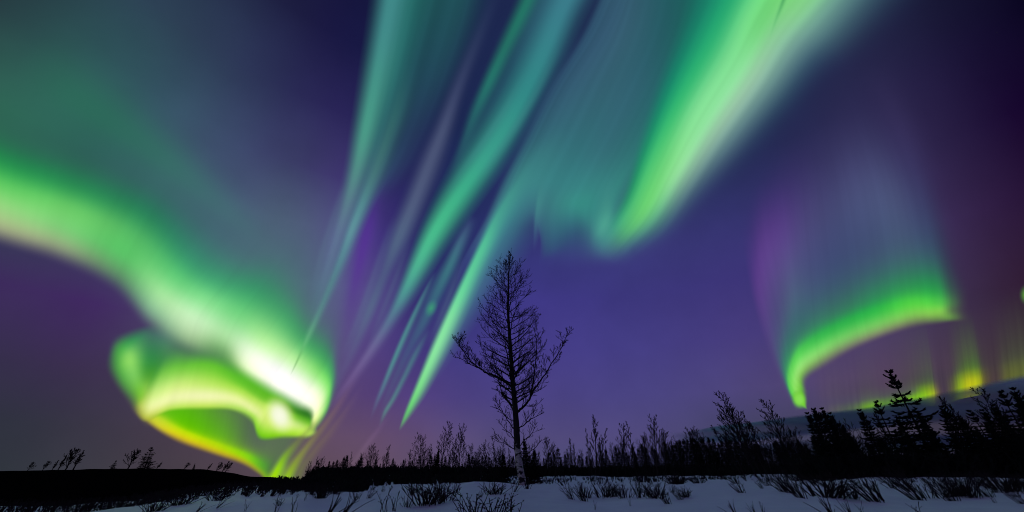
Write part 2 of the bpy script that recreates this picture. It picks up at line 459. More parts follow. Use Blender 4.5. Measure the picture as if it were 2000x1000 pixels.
# --- D: lower triangle with a yellow hem
D_rows = [
 [(262,806,(110,80,70),0),(266,802,(180,180,50),0),(272,798,(190,210,50),0),(280,792,(150,200,40),0),(290,786,(120,190,40),0)],
 [(296,838,(110,80,70),0),(300,828,(196,190,50),.85),(306,816,(192,215,50),1),(317,803,(112,192,30),1),(330,785,(90,180,20),1)],
 [(347,868,(110,80,60),0),(351,856,(208,186,25),.85),(357,843,(192,221,12),1),(366,828,(98,190,6),1),(376,780,(90,168,36),1)],
 [(416,892,(105,80,60),0),(420,882,(196,178,22),.85),(426,869,(176,216,12),1),(436,850,(98,168,36),1),(447,782,(90,122,78),1)],
 [(470,910,(105,80,70),0),(474,901,(176,170,28),.85),(480,889,(136,210,20),1),(490,868,(90,116,76),1),(502,800,(84,100,84),1)],
 [(504,930,(105,80,75),0),(508,922,(140,165,35),.85),(514,910,(88,170,40),.9),(526,880,(92,118,80),.92),(548,800,(84,108,82),.95)],
 [(524,948,(105,80,80),0),(528,942,(110,170,30),.8),(536,922,(84,100,78),.85),(556,886,(90,108,82),.85),(596,800,(86,104,86),.85)],
 [(548,955,(105,80,85),0),(552,946,(100,85,85),0),(562,925,(100,85,90),0),(590,885,(100,85,90),0),(640,800,(95,75,110),0)],
]
aurora('aurora_band', D_rows, Ha*1.02, 'lowest green fold of the aurora with a sharp yellow hem above the dark hill', stri=.05, seed=4)
# --- E: yellow rays standing on the horizon under the curl
GE = 'yellow green rays rising from the horizon below the curl'
streak('aurora_ray', [(524,958,16,22,(150,200,15),1),(531,938,16,24,(165,215,12),1),(543,914,14,22,(150,214,14),.95),(557,890,12,17,(130,180,35),.75),(578,866,11,16,(122,140,62),.55),(604,838,10,14,(118,118,78),.4),(640,800,9,12,(110,95,100),0)],
   Ha*.93, 'leftmost and brightest of the yellow green rays rising from the horizon below the curl', GE, seed=5)
streak('aurora_ray', [(554,958,22,18,(140,205,20),1),(560,935,20,18,(150,205,20),.9),(574,908,16,18,(145,175,40),.75),(592,882,12,14,(142,150,62),.65),(612,856,11,14,(138,132,74),.55),(636,826,10,13,(134,114,92),.45),(664,786,10,12,(128,98,114),.35),(700,730,9,11,(112,90,135),0)],
   Ha*.925, 'middle one of the yellow green rays rising from the horizon, fading to olive', GE, seed=6)
streak('aurora_ray', [(574,958,10,14,(120,150,50),.5),(590,915,10,16,(118,128,66),.45),(614,880,10,15,(126,116,80),.4),(642,846,10,14,(124,104,92),.35),(676,800,9,12,(118,92,112),.25),(712,745,8,10,(104,82,128),0)],
   Ha*.92, 'faintest brownish ray on the right of the yellow green rays below the curl', GE, seed=7)

# --- F..L: long rays of the middle
GR = 'long aurora rays across the middle of the sky'
# teal veil between the first rays
V_rows = [
 [(735,-60,(30,30,75),0),(765,-60,(50,120,125),.6),(800,-60,(36,105,100),.9),(870,-60,(32,84,88),1),(930,-60,(32,76,88),.9),(985,-60,(32,50,84),0)],
 [(728,30,(30,30,75),0),(755,30,(50,118,122),.6),(785,30,(38,110,105),.9),(845,35,(32,80,88),1),(905,40,(32,72,86),.9),(965,40,(32,46,82),0)],
 [(715,130,(34,30,82),0),(738,132,(50,112,118),.6),(764,135,(42,112,108),.9),(815,142,(34,76,90),.95),(868,150,(34,68,88),.8),(920,155,(34,44,84),0)],
 [(698,230,(40,34,90),0),(718,236,(55,108,115),.6),(742,242,(44,104,106),.85),(782,250,(38,72,92),.85),(825,258,(38,60,90),.6),(868,262,(36,42,86),0)],
 [(680,320,(50,40,96),0),(698,326,(60,100,118),.6),(720,332,(54,100,112),.8),(748,338,(48,84,106),.75),(780,345,(44,62,98),.5),(815,350,(40,44,92),0)],
 [(655,420,(60,46,106),0),(672,424,(74,96,126),.5),(688,428,(70,92,124),.55),(702,432,(66,76,120),.4),(718,436,(62,50,118),.1),(735,440,(60,46,118),0)],
 [(630,520,(66,60,112),0),(642,522,(70,80,122),0),(654,524,(70,80,122),0),(664,526,(66,60,120),0),(674,528,(64,50,120),0),(686,530,(62,48,120),0)],
]
aurora('aurora_curtain', V_rows, Ha*1.10, 'dim teal aurora veil at the top, right of the leftmost tall teal ray', striv=.15, seed=6)
streak('aurora_ray', [(775,-60,48,48,(64,138,138),.9),(752,60,42,44,(66,140,138),.95),(733,160,38,38,(68,146,134),1),(712,260,32,32,(74,152,134),1),
   (694,340,27,26,(84,142,136),.9),(674,410,24,22,(92,126,142),.85),(654,470,22,22,(98,120,152),.7),(636,530,22,20,(92,118,145),.6),(616,590,20,18,(85,125,135),.4),(598,660,14,12,(90,140,125),0)],
   Ha*1.06, 'leftmost tall teal aurora ray, pale violet towards its foot', GR, seed=7)
streak('aurora_ray', [(800,120,30,34,(45,105,108),0),(776,210,26,30,(56,118,112),.4),(752,280,22,26,(66,122,116),.55),(730,340,22,26,(76,130,126),.65),(706,400,20,23,(88,150,150),.75),(686,450,18,21,(96,152,158),.85),
   (668,500,17,19,(88,142,150),.8),(648,550,15,16,(84,138,140),.7),(622,612,12,12,(90,150,138),.6),(598,665,8,8,(110,190,130),.5),(578,710,4,4,(90,160,80),.5),(566,735,2,2,(90,150,70),0)],
   Ha*.92, 'thin pale teal aurora ray ending at the white part of the curl', GR, seed=8)
# violet glow between rays
streak('aurora_ray', [(745,300,20,20,(60,40,110),0),(730,400,26,24,(74,46,136),.5),(712,470,28,26,(84,50,146),.85),(692,560,28,26,(86,56,142),.7),(672,660,24,22,(86,62,132),0)],
   Ha*1.2, 'soft violet aurora glow between the second and third rays', GR, seed=9)
streak('aurora_ray', [(990,-60,20,20,(44,60,98),0),(935,70,22,20,(52,64,100),.4),(895,170,24,20,(60,70,106),.75),(866,250,26,24,(70,80,114),.95),(838,320,30,30,(74,84,118),1),(808,395,30,30,(78,90,124),1),
   (778,465,29,29,(80,98,130),1),(750,535,24,22,(80,98,132),.7),(722,605,22,20,(88,108,138),.75),(694,672,18,16,(92,100,138),.5),(660,745,14,12,(96,92,138),.25),(636,795,8,8,(96,80,125),0)],
   Ha*1.04, 'grey violet aurora ray left of the dark blue gap', GR, seed=10)
streak('aurora_ray', [(1058,-60,30,30,(34,112,94),.8),(1022,20,26,28,(34,116,98),.95),(988,90,23,26,(36,114,100),.9),(955,160,20,24,(38,120,108),.85),(926,225,18,22,(40,108,108),.7),(902,290,15,20,(42,92,106),.45),(880,345,12,16,(40,76,104),0)],
   Ha*.99, 'narrow dark green aurora ray at the top centre', GR, seed=12)
streak('aurora_ray', [(1148,-80,100,48,(60,122,138),1),(1102,10,88,46,(58,124,138),1),(1064,100,82,44,(54,130,136),1),(1026,180,76,40,(50,136,134),1),(988,248,70,40,(54,148,136),1),(950,305,62,42,(58,158,138),1),
   (910,360,50,42,(60,170,136),1),(874,410,40,42,(66,180,136),1),(842,462,31,38,(72,186,140),1),(814,518,24,32,(78,180,146),.95),(789,570,19,26,(80,160,150),.85),(764,618,16,20,(90,130,150),.75),(734,668,15,18,(108,108,152),.8),(698,722,13,16,(116,98,150),.65),(664,770,11,14,(116,92,140),.4),(640,805,8,8,(105,80,120),0)],
   Ha*.96, 'widest teal aurora ray, running from the top centre down to a violet tail', GR, seed=13, nv=60)
GF = 'fine faint strands of aurora between the long rays'
for k, (pts, lab) in enumerate([
  ([(704,345),(676,420),(652,490),(630,560),(612,620)], 'fine faint strand of aurora between the first and second long rays'),
  ([(672,360),(648,430),(624,510),(606,590)], 'fine faint strand of aurora just left of the leftmost tall ray'),
  ([(770,420),(742,500),(716,575),(690,645),(662,710)], 'fine faint strand of aurora left of the grey violet ray'),
  ([(800,470),(772,545),(744,615),(716,680)], 'fine faint strand of aurora right of the grey violet ray'),
  ([(905,500),(884,560),(860,620),(836,680)], 'fine faint strand of aurora left of the brightest ray'),
  ([(1090,90),(1052,170),(1010,240),(966,305),(925,362)], 'fine bright strand of aurora along the right side of the widest teal ray'),
  ([(1030,130),(990,205),(948,270),(905,330),(870,385)], 'fine strand of aurora along the left side of the widest teal ray')]):
    n_ = len(pts)
    streak('aurora_ray', [(x, y, 12, 14, ((96,128,148) if k < 5 else (70,150,148)), .24*math.sin(math.pi*i/(n_-1))) for i, (x, y) in enumerate(pts)],
       Ha*.90, lab, GF, seed=60+k)
# curtain filling the upper right of the middle
M_rows = [
 [(1188,-60,(40,70,100),0),(1204,-60,(52,90,112),.8),(1236,-60,(50,88,108),1),(1260,-60,(46,88,104),1),(1320,-60,(34,92,96),1),(1400,-60,(28,100,92),1),(1480,-60,(40,120,100),0)],
 [(1134,60,(40,60,96),0),(1152,60,(50,86,112),.8),(1186,60,(52,88,112),1),(1230,60,(52,94,112),1),(1295,60,(38,92,100),1),(1360,60,(30,104,94),1),(1430,60,(40,120,100),0)],
 [(1064,170,(38,54,92),0),(1084,170,(48,84,110),.8),(1120,170,(52,92,114),1),(1180,175,(52,98,114),1),(1245,175,(48,98,112),1),(1310,180,(36,104,102),1),(1385,190,(40,120,105),0)],
 [(1012,270,(36,50,92),0),(1034,270,(48,92,112),.85),(1068,272,(52,104,118),1),(1130,280,(52,110,120),1),(1190,285,(52,108,118),1),(1250,290,(46,112,112),1),(1330,300,(40,120,105),0)],
 [(974,350,(40,54,100),0),(994,350,(56,112,124),.8),(1030,350,(58,126,130),1),(1090,355,(56,126,130),1),(1150,360,(56,130,130),1),(1205,362,(54,128,124),1),(1275,370,(50,140,110),0)],
 [(941,430,(50,52,110),0),(958,430,(66,120,136),.7),(1026,408,(60,104,130),.6),(1065,410,(60,124,130),.85),(1130,405,(56,138,132),1),(1190,410,(56,132,128),1),(1248,425,(60,150,120),0)],
 [(902,510,(60,56,122),0),(915,510,(70,92,146),.4),(1036,455,(60,58,118),.08),(1066,484,(54,86,122),.8),(1130,455,(52,96,120),.85),(1185,450,(70,152,140),1),(1235,465,(70,150,125),0)],
 [(890,580,(66,58,132),0),(900,575,(68,62,136),.1),(1034,520,(62,58,130),.05),(1062,512,(60,66,130),.35),(1130,500,(60,78,128),.5),(1190,495,(70,110,134),.6),(1240,500,(66,90,130),0)],
 [(880,640,(66,58,132),0),(890,630,(68,62,136),0),(1034,560,(62,58,130),0),(1060,545,(62,56,130),0),(1130,535,(62,56,128),0),(1190,530,(64,56,130),0),(1240,530,(64,54,128),0)],
]
aurora('aurora_curtain', M_rows, Ha*1.12, 'wide dull teal aurora curtain with a ragged foot above the tall birch', striv=.13, seed=14, nu=150, nv=90)
streak('aurora_ray', [(1060,340,8,20,(60,124,130),0),(1052,390,8,20,(66,134,134),.7),(1047,430,7,16,(66,120,134),.6),(1044,470,5,10,(66,90,134),.3),(1042,500,3,5,(64,64,130),0)],
   Ha*1.0, 'short faint teal aurora tooth hanging just above the birch top', GR, seed=15)
streak('aurora_ray', [(1190,340,30,20,(60,130,130),0),(1186,400,30,20,(66,144,134),.7),(1184,445,32,22,(78,162,144),.95),(1180,475,36,26,(70,140,138),.7),(1176,510,36,30,(66,90,132),0)],
   Ha*1.0, 'soft teal aurora knot beside the foot of the bright green band', GR, seed=16)
# bright streak that ends in a point left of the birch
streak('aurora_ray', [(1105,250,40,60,(56,116,122),0),(1055,310,36,64,(58,124,128),.6),(1010,368,26,82,(62,134,136),.85),(975,420,18,80,(64,138,142),.9),(948,472,16,78,(68,134,146),.9),(925,522,15,72,(72,130,148),.85),
   (902,572,15,58,(78,134,150),.85),(879,622,14,46,(86,140,152),.8),(856,674,13,36,(92,144,150),.75),(834,722,10,27,(96,140,146),.6),(814,766,8,18,(98,130,140),.4),(798,800,5,9,(100,120,130),0)],
   Ha*.915, 'dim teal flank spreading to the right of the brightest mint green ray', GR, seed=32, nv=60)
streak('aurora_ray', [(1040,318,16,26,(60,134,132),0),(1004,370,15,26,(66,148,138),.6),(972,422,14,27,(72,164,144),.85),(946,474,13,27,(82,188,150),1),(922,524,13,27,(92,200,152),1),
   (899,574,14,27,(106,214,156),1),(876,624,14,27,(128,224,160),1),(853,676,14,25,(136,228,160),1),(832,724,12,22,(130,224,150),1),(813,767,10,18,(118,216,132),1),(798,800,8,12,(104,206,116),.9),(787,824,5,7,(100,185,110),.6),(779,842,3,4,(100,130,120),0)],
   Ha*.91, 'brightest mint green aurora ray tapering to a sharp point left of the tall birch', GR, seed=17, nv=60)
streak('aurora_ray', [(925,420,12,16,(84,110,148),0),(900,470,16,18,(74,120,142),.6),(878,520,20,18,(66,130,136),.7),(852,575,26,18,(62,120,132),.65),(828,628,24,16,(64,116,134),.55),(800,680,20,16,(66,100,132),.5),(776,730,18,16,(76,100,132),.4),(752,785,12,12,(84,96,130),.25),(738,830,8,8,(90,80,122),0)],
   Ha*1.01, 'soft blue green aurora ray between the widest ray and the brightest ray', GR, seed=19)
streak('aurora_ray', [(850,530,6,6,(76,130,140),0),(820,590,7,9,(76,136,142),.6),(792,650,8,10,(80,146,146),.75),(768,706,8,9,(82,148,148),.75),(748,756,8,8,(88,134,150),.6),(734,790,7,7,(92,112,145),.4),(722,825,4,4,(92,80,125),0)],
   Ha*.94, 'thin pale teal aurora ray, left one of the faint low pair', GR, seed=20)
streak('aurora_ray', [(840,640,8,8,(74,120,135),0),(812,690,10,10,(76,132,138),.5),(790,735,9,9,(80,138,140),.55),(768,778,8,8,(86,144,140),.6),(752,805,7,7,(90,140,138),.6),(740,836,4,4,(95,100,125),0)],
   Ha*.94, 'thin pale teal aurora ray, right one of the faint low pair', GR, seed=21)
disc('aurora_glow', 842, 602, 13, 22, 25, [(0,(62,158,118),.9),(.5,(60,145,120),.55),(1,(60,120,130),0)], Ha*.89, 'small green spot of aurora light between the middle rays')
streak('aurora_ray', [(770,800,6,6,(100,78,125),0),(730,850,9,9,(116,90,126),.45),(700,890,9,9,(118,94,118),.4),(675,925,6,6,(112,90,105),0)],
   Ha*.94, 'very faint pinkish aurora ray near the treeline left of the birch', GR, seed=22)

# --- N: bright green band of the upper right
dN = (.77, .64)
N_rows = [
 perp((1650,-160), dN, [(-280,(25,110,95),0),(-200,(28,115,98),.8),(-120,(40,160,110),1),(-50,(120,215,130),1),(0,(110,200,115),1),(45,(125,205,145),1),(95,(100,150,145),.85),(155,(60,95,115),.5),(240,(30,40,80),0)]),
 perp((1545,-25), dN, [(-240,(25,100,92),0),(-165,(25,112,98),.85),(-98,(38,158,112),1),(-48,(106,216,130),1),(-8,(112,206,116),1),(38,(132,212,140),1),(82,(116,170,152),.9),(140,(72,108,122),.55),(215,(30,36,72),0)]),
 perp((1490,45), dN, [(-185,(25,104,95),0),(-130,(26,124,104),.9),(-80,(40,165,112),1),(-36,(110,216,134),1),(0,(112,206,122),1),(38,(140,206,155),1),(78,(116,162,152),.9),(128,(60,92,114),.6),(190,(30,34,74),0)]),
 perp((1435,125), dN, [(-145,(25,110,98),0),(-105,(26,132,106),.9),(-62,(46,174,114),1),(-22,(114,214,140),1),(12,(134,220,150),1),(46,(152,202,168),1),(82,(110,152,148),.85),(126,(50,78,102),.6),(180,(32,34,76),0)]),
 perp((1362,228), dN, [(-108,(28,116,104),0),(-78,(26,140,108),.9),(-45,(56,184,114),1),(-12,(122,218,144),1),(18,(140,222,155),1),(48,(150,198,168),.95),(82,(98,134,140),.8),(122,(46,64,96),.5),(168,(36,36,82),0)]),
 perp((1302,328), dN, [(-80,(44,120,112),0),(-56,(34,148,106),.9),(-30,(76,194,114),1),(-3,(114,212,126),1),(22,(140,216,150),1),(48,(124,172,152),.88),(78,(72,100,120),.6),(108,(46,52,96),.3),(145,(44,42,98),0)]),
 perp((1256,408), dN, [(-56,(56,124,122),0),(-38,(46,150,108),.9),(-18,(84,192,114),1),(4,(106,206,116),1),(25,(100,184,130),.9),(46,(82,138,130),.7),(72,(60,80,118),.38),(96,(52,50,108),.15),(125,(52,46,112),0)]),
 perp((1216,462), dN, [(-46,(60,130,128),0),(-30,(62,150,130),.7),(-13,(74,162,124),.9),(4,(80,160,120),.9),(20,(76,138,126),.7),(36,(68,106,128),.5),(54,(62,76,122),.25),(72,(58,58,122),.1),(92,(56,50,118),0)]),
 perp((1176,512), dN, [(-40,(60,80,128),0),(-26,(62,80,130),0),(-12,(66,80,130),0),(2,(66,80,130),0),(16,(64,70,130),0),(28,(60,60,126),0),(40,(58,54,122),0),(52,(58,52,122),0),(64,(56,50,118),0)]),
]
aurora('aurora_band', N_rows, Ha*.98, 'brilliant green and white aurora band slanting from the top edge right of centre', striv=.10, seed=23, nv=90)
streak('aurora_ray', [(1545,-50,9,9,(64,150,92),.8),(1530,0,8,8,(66,156,94),.7),(1515,40,6,6,(80,175,105),.4),(1503,75,4,4,(100,195,120),0)],
   Ha*.88, 'short dark green notch in the top of the brilliant band', GR, seed=24)

# --- O: curtain on the right
O_rows = [
 [(1580,802,(100,80,110),0),(1576,800,(110,190,60),0),(1571,800,(110,190,60),0),(1562,802,(100,150,80),0),(1550,800,(90,90,110),0),(1510,720,(85,75,118),0),(1470,600,(85,60,130),0),(1445,460,(60,50,110),0)],
 [(1578,795,(100,80,105),0),(1571,790,(116,205,55),.95),(1560,783,(120,212,70),1),(1546,768,(96,198,84),1),(1533,745,(60,130,105),.6),(1507,665,(88,84,130),.55),(1476,560,(100,64,142),.55),(1448,430,(62,46,112),0)],
 [(1580,772,(90,72,100),0),(1567,762,(104,180,64),.9),(1553,752,(140,224,100),1),(1542,732,(98,206,90),1),(1534,705,(54,140,100),.85),(1520,620,(84,94,128),.6),(1492,490,(102,68,146),.75),(1475,350,(60,44,104),0)],
 [(1580,744,(90,70,100),0),(1569,732,(120,170,85),.85),(1562,716,(142,222,112),1),(1558,690,(82,200,86),1),(1555,655,(52,128,100),.8),(1548,570,(80,100,128),.8),(1530,440,(94,68,140),.72),(1512,300,(56,46,100),0)],
 [(1612,722,(92,70,100),0),(1606,706,(124,150,95),.8),(1601,686,(128,212,106),1),(1597,658,(58,182,80),1),(1594,624,(52,130,98),.8),(1588,545,(70,94,124),.7),(1576,410,(82,76,128),.65),(1560,240,(50,40,90),0)],
 [(1664,690,(94,70,102),0),(1659,676,(128,145,104),.8),(1654,657,(116,200,100),1),(1649,630,(50,178,78),1),(1645,598,(50,130,94),.8),(1638,520,(60,90,118),.7),(1622,385,(76,80,124),.65),(1592,200,(48,40,84),0)],
 [(1724,664,(94,72,100),0),(1720,650,(132,148,102),.8),(1716,632,(114,196,94),1),(1711,606,(50,182,74),1),(1707,574,(46,136,90),.9),(1698,494,(60,92,116),.7),(1676,360,(78,86,128),.72),(1626,170,(50,42,86),0)],
 [(1786,644,(92,72,92),0),(1783,630,(120,140,90),.8),(1780,613,(122,200,84),1),(1776,590,(78,206,70),1),(1771,556,(44,150,84),.9),(1760,482,(66,102,120),.75),(1734,350,(78,88,128),.65),(1666,150,(48,42,84),0)],
 [(1834,636,(84,68,84),0),(1833,624,(112,150,78),.8),(1832,608,(128,204,80),1),(1830,588,(78,200,74),.95),(1827,556,(40,150,80),.9),(1812,478,(58,92,114),.7),(1782,345,(62,66,108),.5),(1706,150,(40,34,74),0)],
 [(1860,632,(76,58,76),0),(1860,622,(104,150,70),.7),(1859,606,(112,172,74),.5),(1858,588,(80,160,74),.6),(1855,556,(48,110,80),.55),(1842,478,(50,68,92),.35),(1812,345,(50,50,88),.2),(1738,150,(38,30,70),0)],
 [(1896,632,(70,52,68),0),(1896,622,(80,70,70),0),(1895,606,(80,80,70),0),(1894,588,(75,80,70),0),(1892,556,(55,60,75),0),(1858,478,(50,48,78),0),(1832,345,(44,38,74),0),(1760,150,(36,26,64),0)],
]
aurora('aurora_curtain', O_rows, Ha*1.0, 'fan shaped aurora curtain on the right with a bright green hooked hem', stri=.07, seed=25, nu=170, nv=90)
disc('aurora_glow', 1561, 780, 17, 21, -15, [(0,(136,222,84),1),(.4,(128,214,76),.95),(.7,(110,190,60),.5),(1,(96,120,80),0)], Ha*.97, 'small bright hook at the left tip of the right curtain')
streak('aurora_ray', [(1700,120,60,60,(60,56,96),0),(1760,260,60,50,(62,56,100),.4),(1800,380,55,45,(58,58,98),.5),(1835,500,45,40,(50,64,86),.5),(1862,600,35,35,(56,52,72),0)],
   Ha*1.15, 'faint grey violet aurora ray behind the top of the right curtain', GR, seed=26)
# --- P: far curtain low on the right
def P_col(x, yb, cb, ab, ym, cm, am, yt):
    cb = np.array(cb, float); cm = np.array(cm, float)*.55 + np.array((80, 70, 72))*.45
    return [(x, yb+30, cb, ab), (x, yb+2, cb, ab*.9), (x-2, yb-14, cb*.5+cm*.5, (ab*.7+am*.2) if x > 1785 else ab*.32+am*.2), (x-4, yb-32, cm, am*.8), (x-8, ym-25, cm, am*.45), (x-20, yt, cm, 0)]
P_rows = [
 P_col(1590,800,(84,72,100),0,740,(88,70,100),0,660),
 P_col(1612,800,(88,84,92),.5,745,(96,76,96),.4,650),
 P_col(1632,798,(92,96,84),.7,745,(92,82,90),.5,650),
 P_col(1652,796,(84,104,70),.7,750,(88,78,90),.5,640),
 P_col(1672,794,(90,120,62),.8,750,(86,80,86),.5,640),
 P_col(1692,792,(110,165,35),.95,755,(86,94,72),.6,640),
 P_col(1712,788,(104,160,36),.9,748,(84,84,80),.6,630),
 P_col(1734,784,(90,140,44),.9,745,(90,74,84),.6,620),
 P_col(1758,780,(96,150,36),.9,740,(80,84,66),.6,610),
 P_col(1782,776,(120,185,20),.95,735,(78,96,52),.7,600),
 P_col(1802,773,(140,205,15),1,730,(74,120,34),.75,600),
 P_col(1822,770,(165,190,25),1,728,(72,130,30),.75,610),
 P_col(1832,768,(120,110,60),.85,725,(66,72,58),.6,620),
 P_col(1844,765,(72,60,68),.7,722,(52,44,62),.8,600),
 P_col(1858,757,(96,100,50),.8,720,(72,76,58),.5,610),
 P_col(1874,750,(140,170,20),.95,712,(80,130,30),.7,600),
 P_col(1892,746,(195,200,15),1,708,(92,170,16),.9,600),
 P_col(1912,742,(170,180,20),1,704,(82,160,20),.85,600),
 P_col(1924,738,(100,95,45),.9,700,(64,84,44),.6,600),
 P_col(1944,734,(78,66,60),.8,690,(62,60,50),.6,590),
 P_col(1968,728,(98,104,48),.9,684,(76,96,50),.75,580),
 P_col(1995,720,(96,106,48),.9,672,(74,98,48),.8,560),
 P_col(2030,712,(90,100,48),.9,664,(70,92,48),.8,550),
]
aurora('aurora_curtain', P_rows, Ha*1.08, 'distant aurora curtain low on the right, yellow green patches just above the clouds', stri=.24, seed=27, nu=200, nv=50)
disc('aurora_glow', 2004, 576, 16, 24, 0, [(0,(120,200,60),.9),(.5,(90,150,60),.5),(1,(60,60,60),0)], Ha*.9, 'small bright green spot of aurora on the right edge')

# ------------------------------------------------------------------ clouds low on the right
def cloud(rows, dist, label, seed):
    o = aurora('cloud_bank', rows, dist, label, 'thin clouds low over the right horizon', nu=90, nv=40, mat=M_cloud, cat='cloud', seed=seed, kind='structure')
    me = o.data
    n = len(me.vertices)
    nv = 40; nu = 90
    # thicken: a second skin behind, bulging with the cover of the cloud
    col = np.zeros(n*4, np.float32); me.color_attributes['glow'].data.foreach_get('color', col); col = col.reshape(-1, 4)
    base = [v.co.copy() for v in me.vertices]
    for i, v in enumerate(me.vertices):
        q = base[i].normalized()
        bump = noise.noise(Vector((q.x*9+seed, q.y*9, q.z*60)))
        col[i, 3] = min(1.0, max(0.0, float(col[i, 3])*(1.0+0.55*bump)))
        col[i, :3] *= 1.0 + 0.5*bump
    me.color_attributes['glow'].data.foreach_set('color', col.reshape(-1))
    return o
# reflectances of the cloud bases
cA, cB, cC = (176,190,212), (168,170,198), (178,172,192)
cloud([
 [(1300,852,cA,0),(1300,850,cA,0),(1300,848,cA,0),(1300,846,cA,0),(1300,844,cA,0)],
 [(1340,866,cA,0),(1340,860,cA,.7),(1340,853,cA,.8),(1340,847,cA,.7),(1340,842,cA,0)],
 [(1400,868,cA,0),(1400,860,cA,.9),(1400,848,cA,1),(1400,835,cA,.95),(1400,831,cA,0)],
 [(1460,866,cA,0),(1460,858,cA,.9),(1460,844,cA,1),(1460,829,cA,1),(1460,825,cA,0)],
 [(1520,860,cB,0),(1520,850,cB,.9),(1520,836,cB,1),(1520,822,cB,1),(1520,815,cB,0)],
 [(1600,852,cB,0),(1600,842,cB,.9),(1600,828,cB,1),(1600,812,cB,1),(1600,804,cB,0)],
 [(1700,842,cB,0),(1700,832,cB,.9),(1700,818,cB,1),(1700,800,cB,1),(1700,793,cB,0)],
 [(1800,832,cC,0),(1800,822,cC,.9),(1800,806,cB,1),(1800,782,cC,1),(1800,773,cC,0)],
 [(1900,832,cC,0),(1900,820,cC,.9),(1900,795,cC,1),(1900,764,cC,1),(1900,751,cC,0)],
 [(2000,835,cC,0),(2000,820,cC,.9),(2000,785,cC,1),(2000,748,cC,1),(2000,728,cC,0)],
 [(2100,835,cC,0),(2100,820,cC,.9),(2100,785,cC,1),(2100,738,cC,1),(2100,715,cC,0)],
], 900, 'long dark cloud bank rising to the right behind the spruces, its top edge sharp', 1)
cloud([
 [(1330,905,cA,0),(1330,900,cA,0),(1330,896,cA,0),(1330,890,cA,0)],
 [(1400,903,cA,0),(1400,896,cA,.5),(1400,890,cA,.5),(1400,882,cA,0)],
 [(1480,900,cB,0),(1480,888,cB,.9),(1480,874,cB,.9),(1480,866,cB,0)],
 [(1560,895,cB,0),(1560,880,cB,1),(1560,868,cB,1),(1560,858,cB,0)],
 [(1660,890,cB,0),(1660,875,cB,1),(1660,862,cB,1),(1660,852,cB,0)],
 [(1780,888,cB,0),(1780,870,cB,1),(1780,855,cB,1),(1780,845,cB,0)],
 [(1900,885,cB,0),(1900,870,cB,1),(1900,855,cB,1),(1900,842,cB,0)],
 [(2100,885,cB,0),(2100,870,cB,1),(2100,855,cB,1),(2100,842,cB,0)],
], 880, 'lower thin dark cloud layer under the long cloud bank', 2)

# ------------------------------------------------------------------ terrain
def sstep(a, b, t):
    t = min(1.0, max(0.0, (t-a)/(b-a))); return t*t*(3-2*t)

def ground_z(x, y):
    d = math.hypot(x, y)
    a = math.degrees(math.atan2(x, y))
    z = -0.62 + 0.42*sstep(9, 60, d)
    z += 0.14*sstep(8, 40, a)*sstep(6, 30, d)
    z -= 0.55*sstep(-29, -43, a)*sstep(11, 22, d)
    z += 0.26*math.exp(-((x+4.7)/1.5)**2-((y-9.8)/1.0)**2) + 0.16*math.exp(-((x+1.6)/1.6)**2-((y-22.5)/1.5)**2)
    z += 0.14*math.exp(-((x-6.0)/2.6)**2-((y-13)/1.4)**2) + 0.12*math.exp(-((x+1.0)/2.2)**2-((y-10.5)/0.9)**2)
    z -= 3.2*sstep(-23, -28, a)*sstep(25, 42, d)
    z -= 0.022*sstep(-14, -19, a)*max(0, d-48)
    k = 1.0 if d < 45 else max(0.0, 1-(d-45)/60)
    z += k*(0.16*noise.noise(Vector((x*0.22+3.1, y*0.16, 0))) + 0.10*noise.noise(Vector((x*0.7, y*0.5, 5.0)))
            + 0.03*noise.noise(Vector((x*2.3, y*1.9, 9.0)))) * min(1.0, d/5)
    z -= 2.0*sstep(300, 4000, d)
    return z

def build_ground():
    azs = list(np.linspace(-62, 62, 520)) + list(np.linspace(64, 296, 80))
    rs = [0.3*1.062**i for i in range(190)]
    rs = [r for r in rs if r < 30000]
    vs = [(0, 0, ground_z(0, 0.01))]; fs = []
    for r in rs:
        for a in azs:
            x, y = r*math.sin(R(a)), r*math.cos(R(a))
            vs.append((x, y, ground_z(x, y)))
    n = len(azs)
    for k in range(n):
        fs.append((0, 1+(k+1) % n, 1+k))
    for i in range(len(rs)-1):
        for k in range(n):
            k2 = (k+1) % n
            fs.append((1+i*n+k, 1+i*n+k2, 1+(i+1)*n+k2, 1+(i+1)*n+k))
    me = bpy.data.meshes.new('ground'); me.from_pydata(vs, [], fs); me.materials.append(M_snow); me.shade_smooth()
    o = bpy.data.objects.new('ground', me); COL.objects.link(o)
    tag(o, 'blue grey snow field with soft wind shaped mounds', kind='structure')
build_ground()

def hit(px, py, dmax=70.0):
    """forward distance at which the ray through a photo point meets the snow"""
    r = ray(px, py); r = r/r.y
    y = 2.0
    while y < dmax:
        if r.z*y < ground_z(r.x*y, y): return y
        y *= 1.012
    return dmax

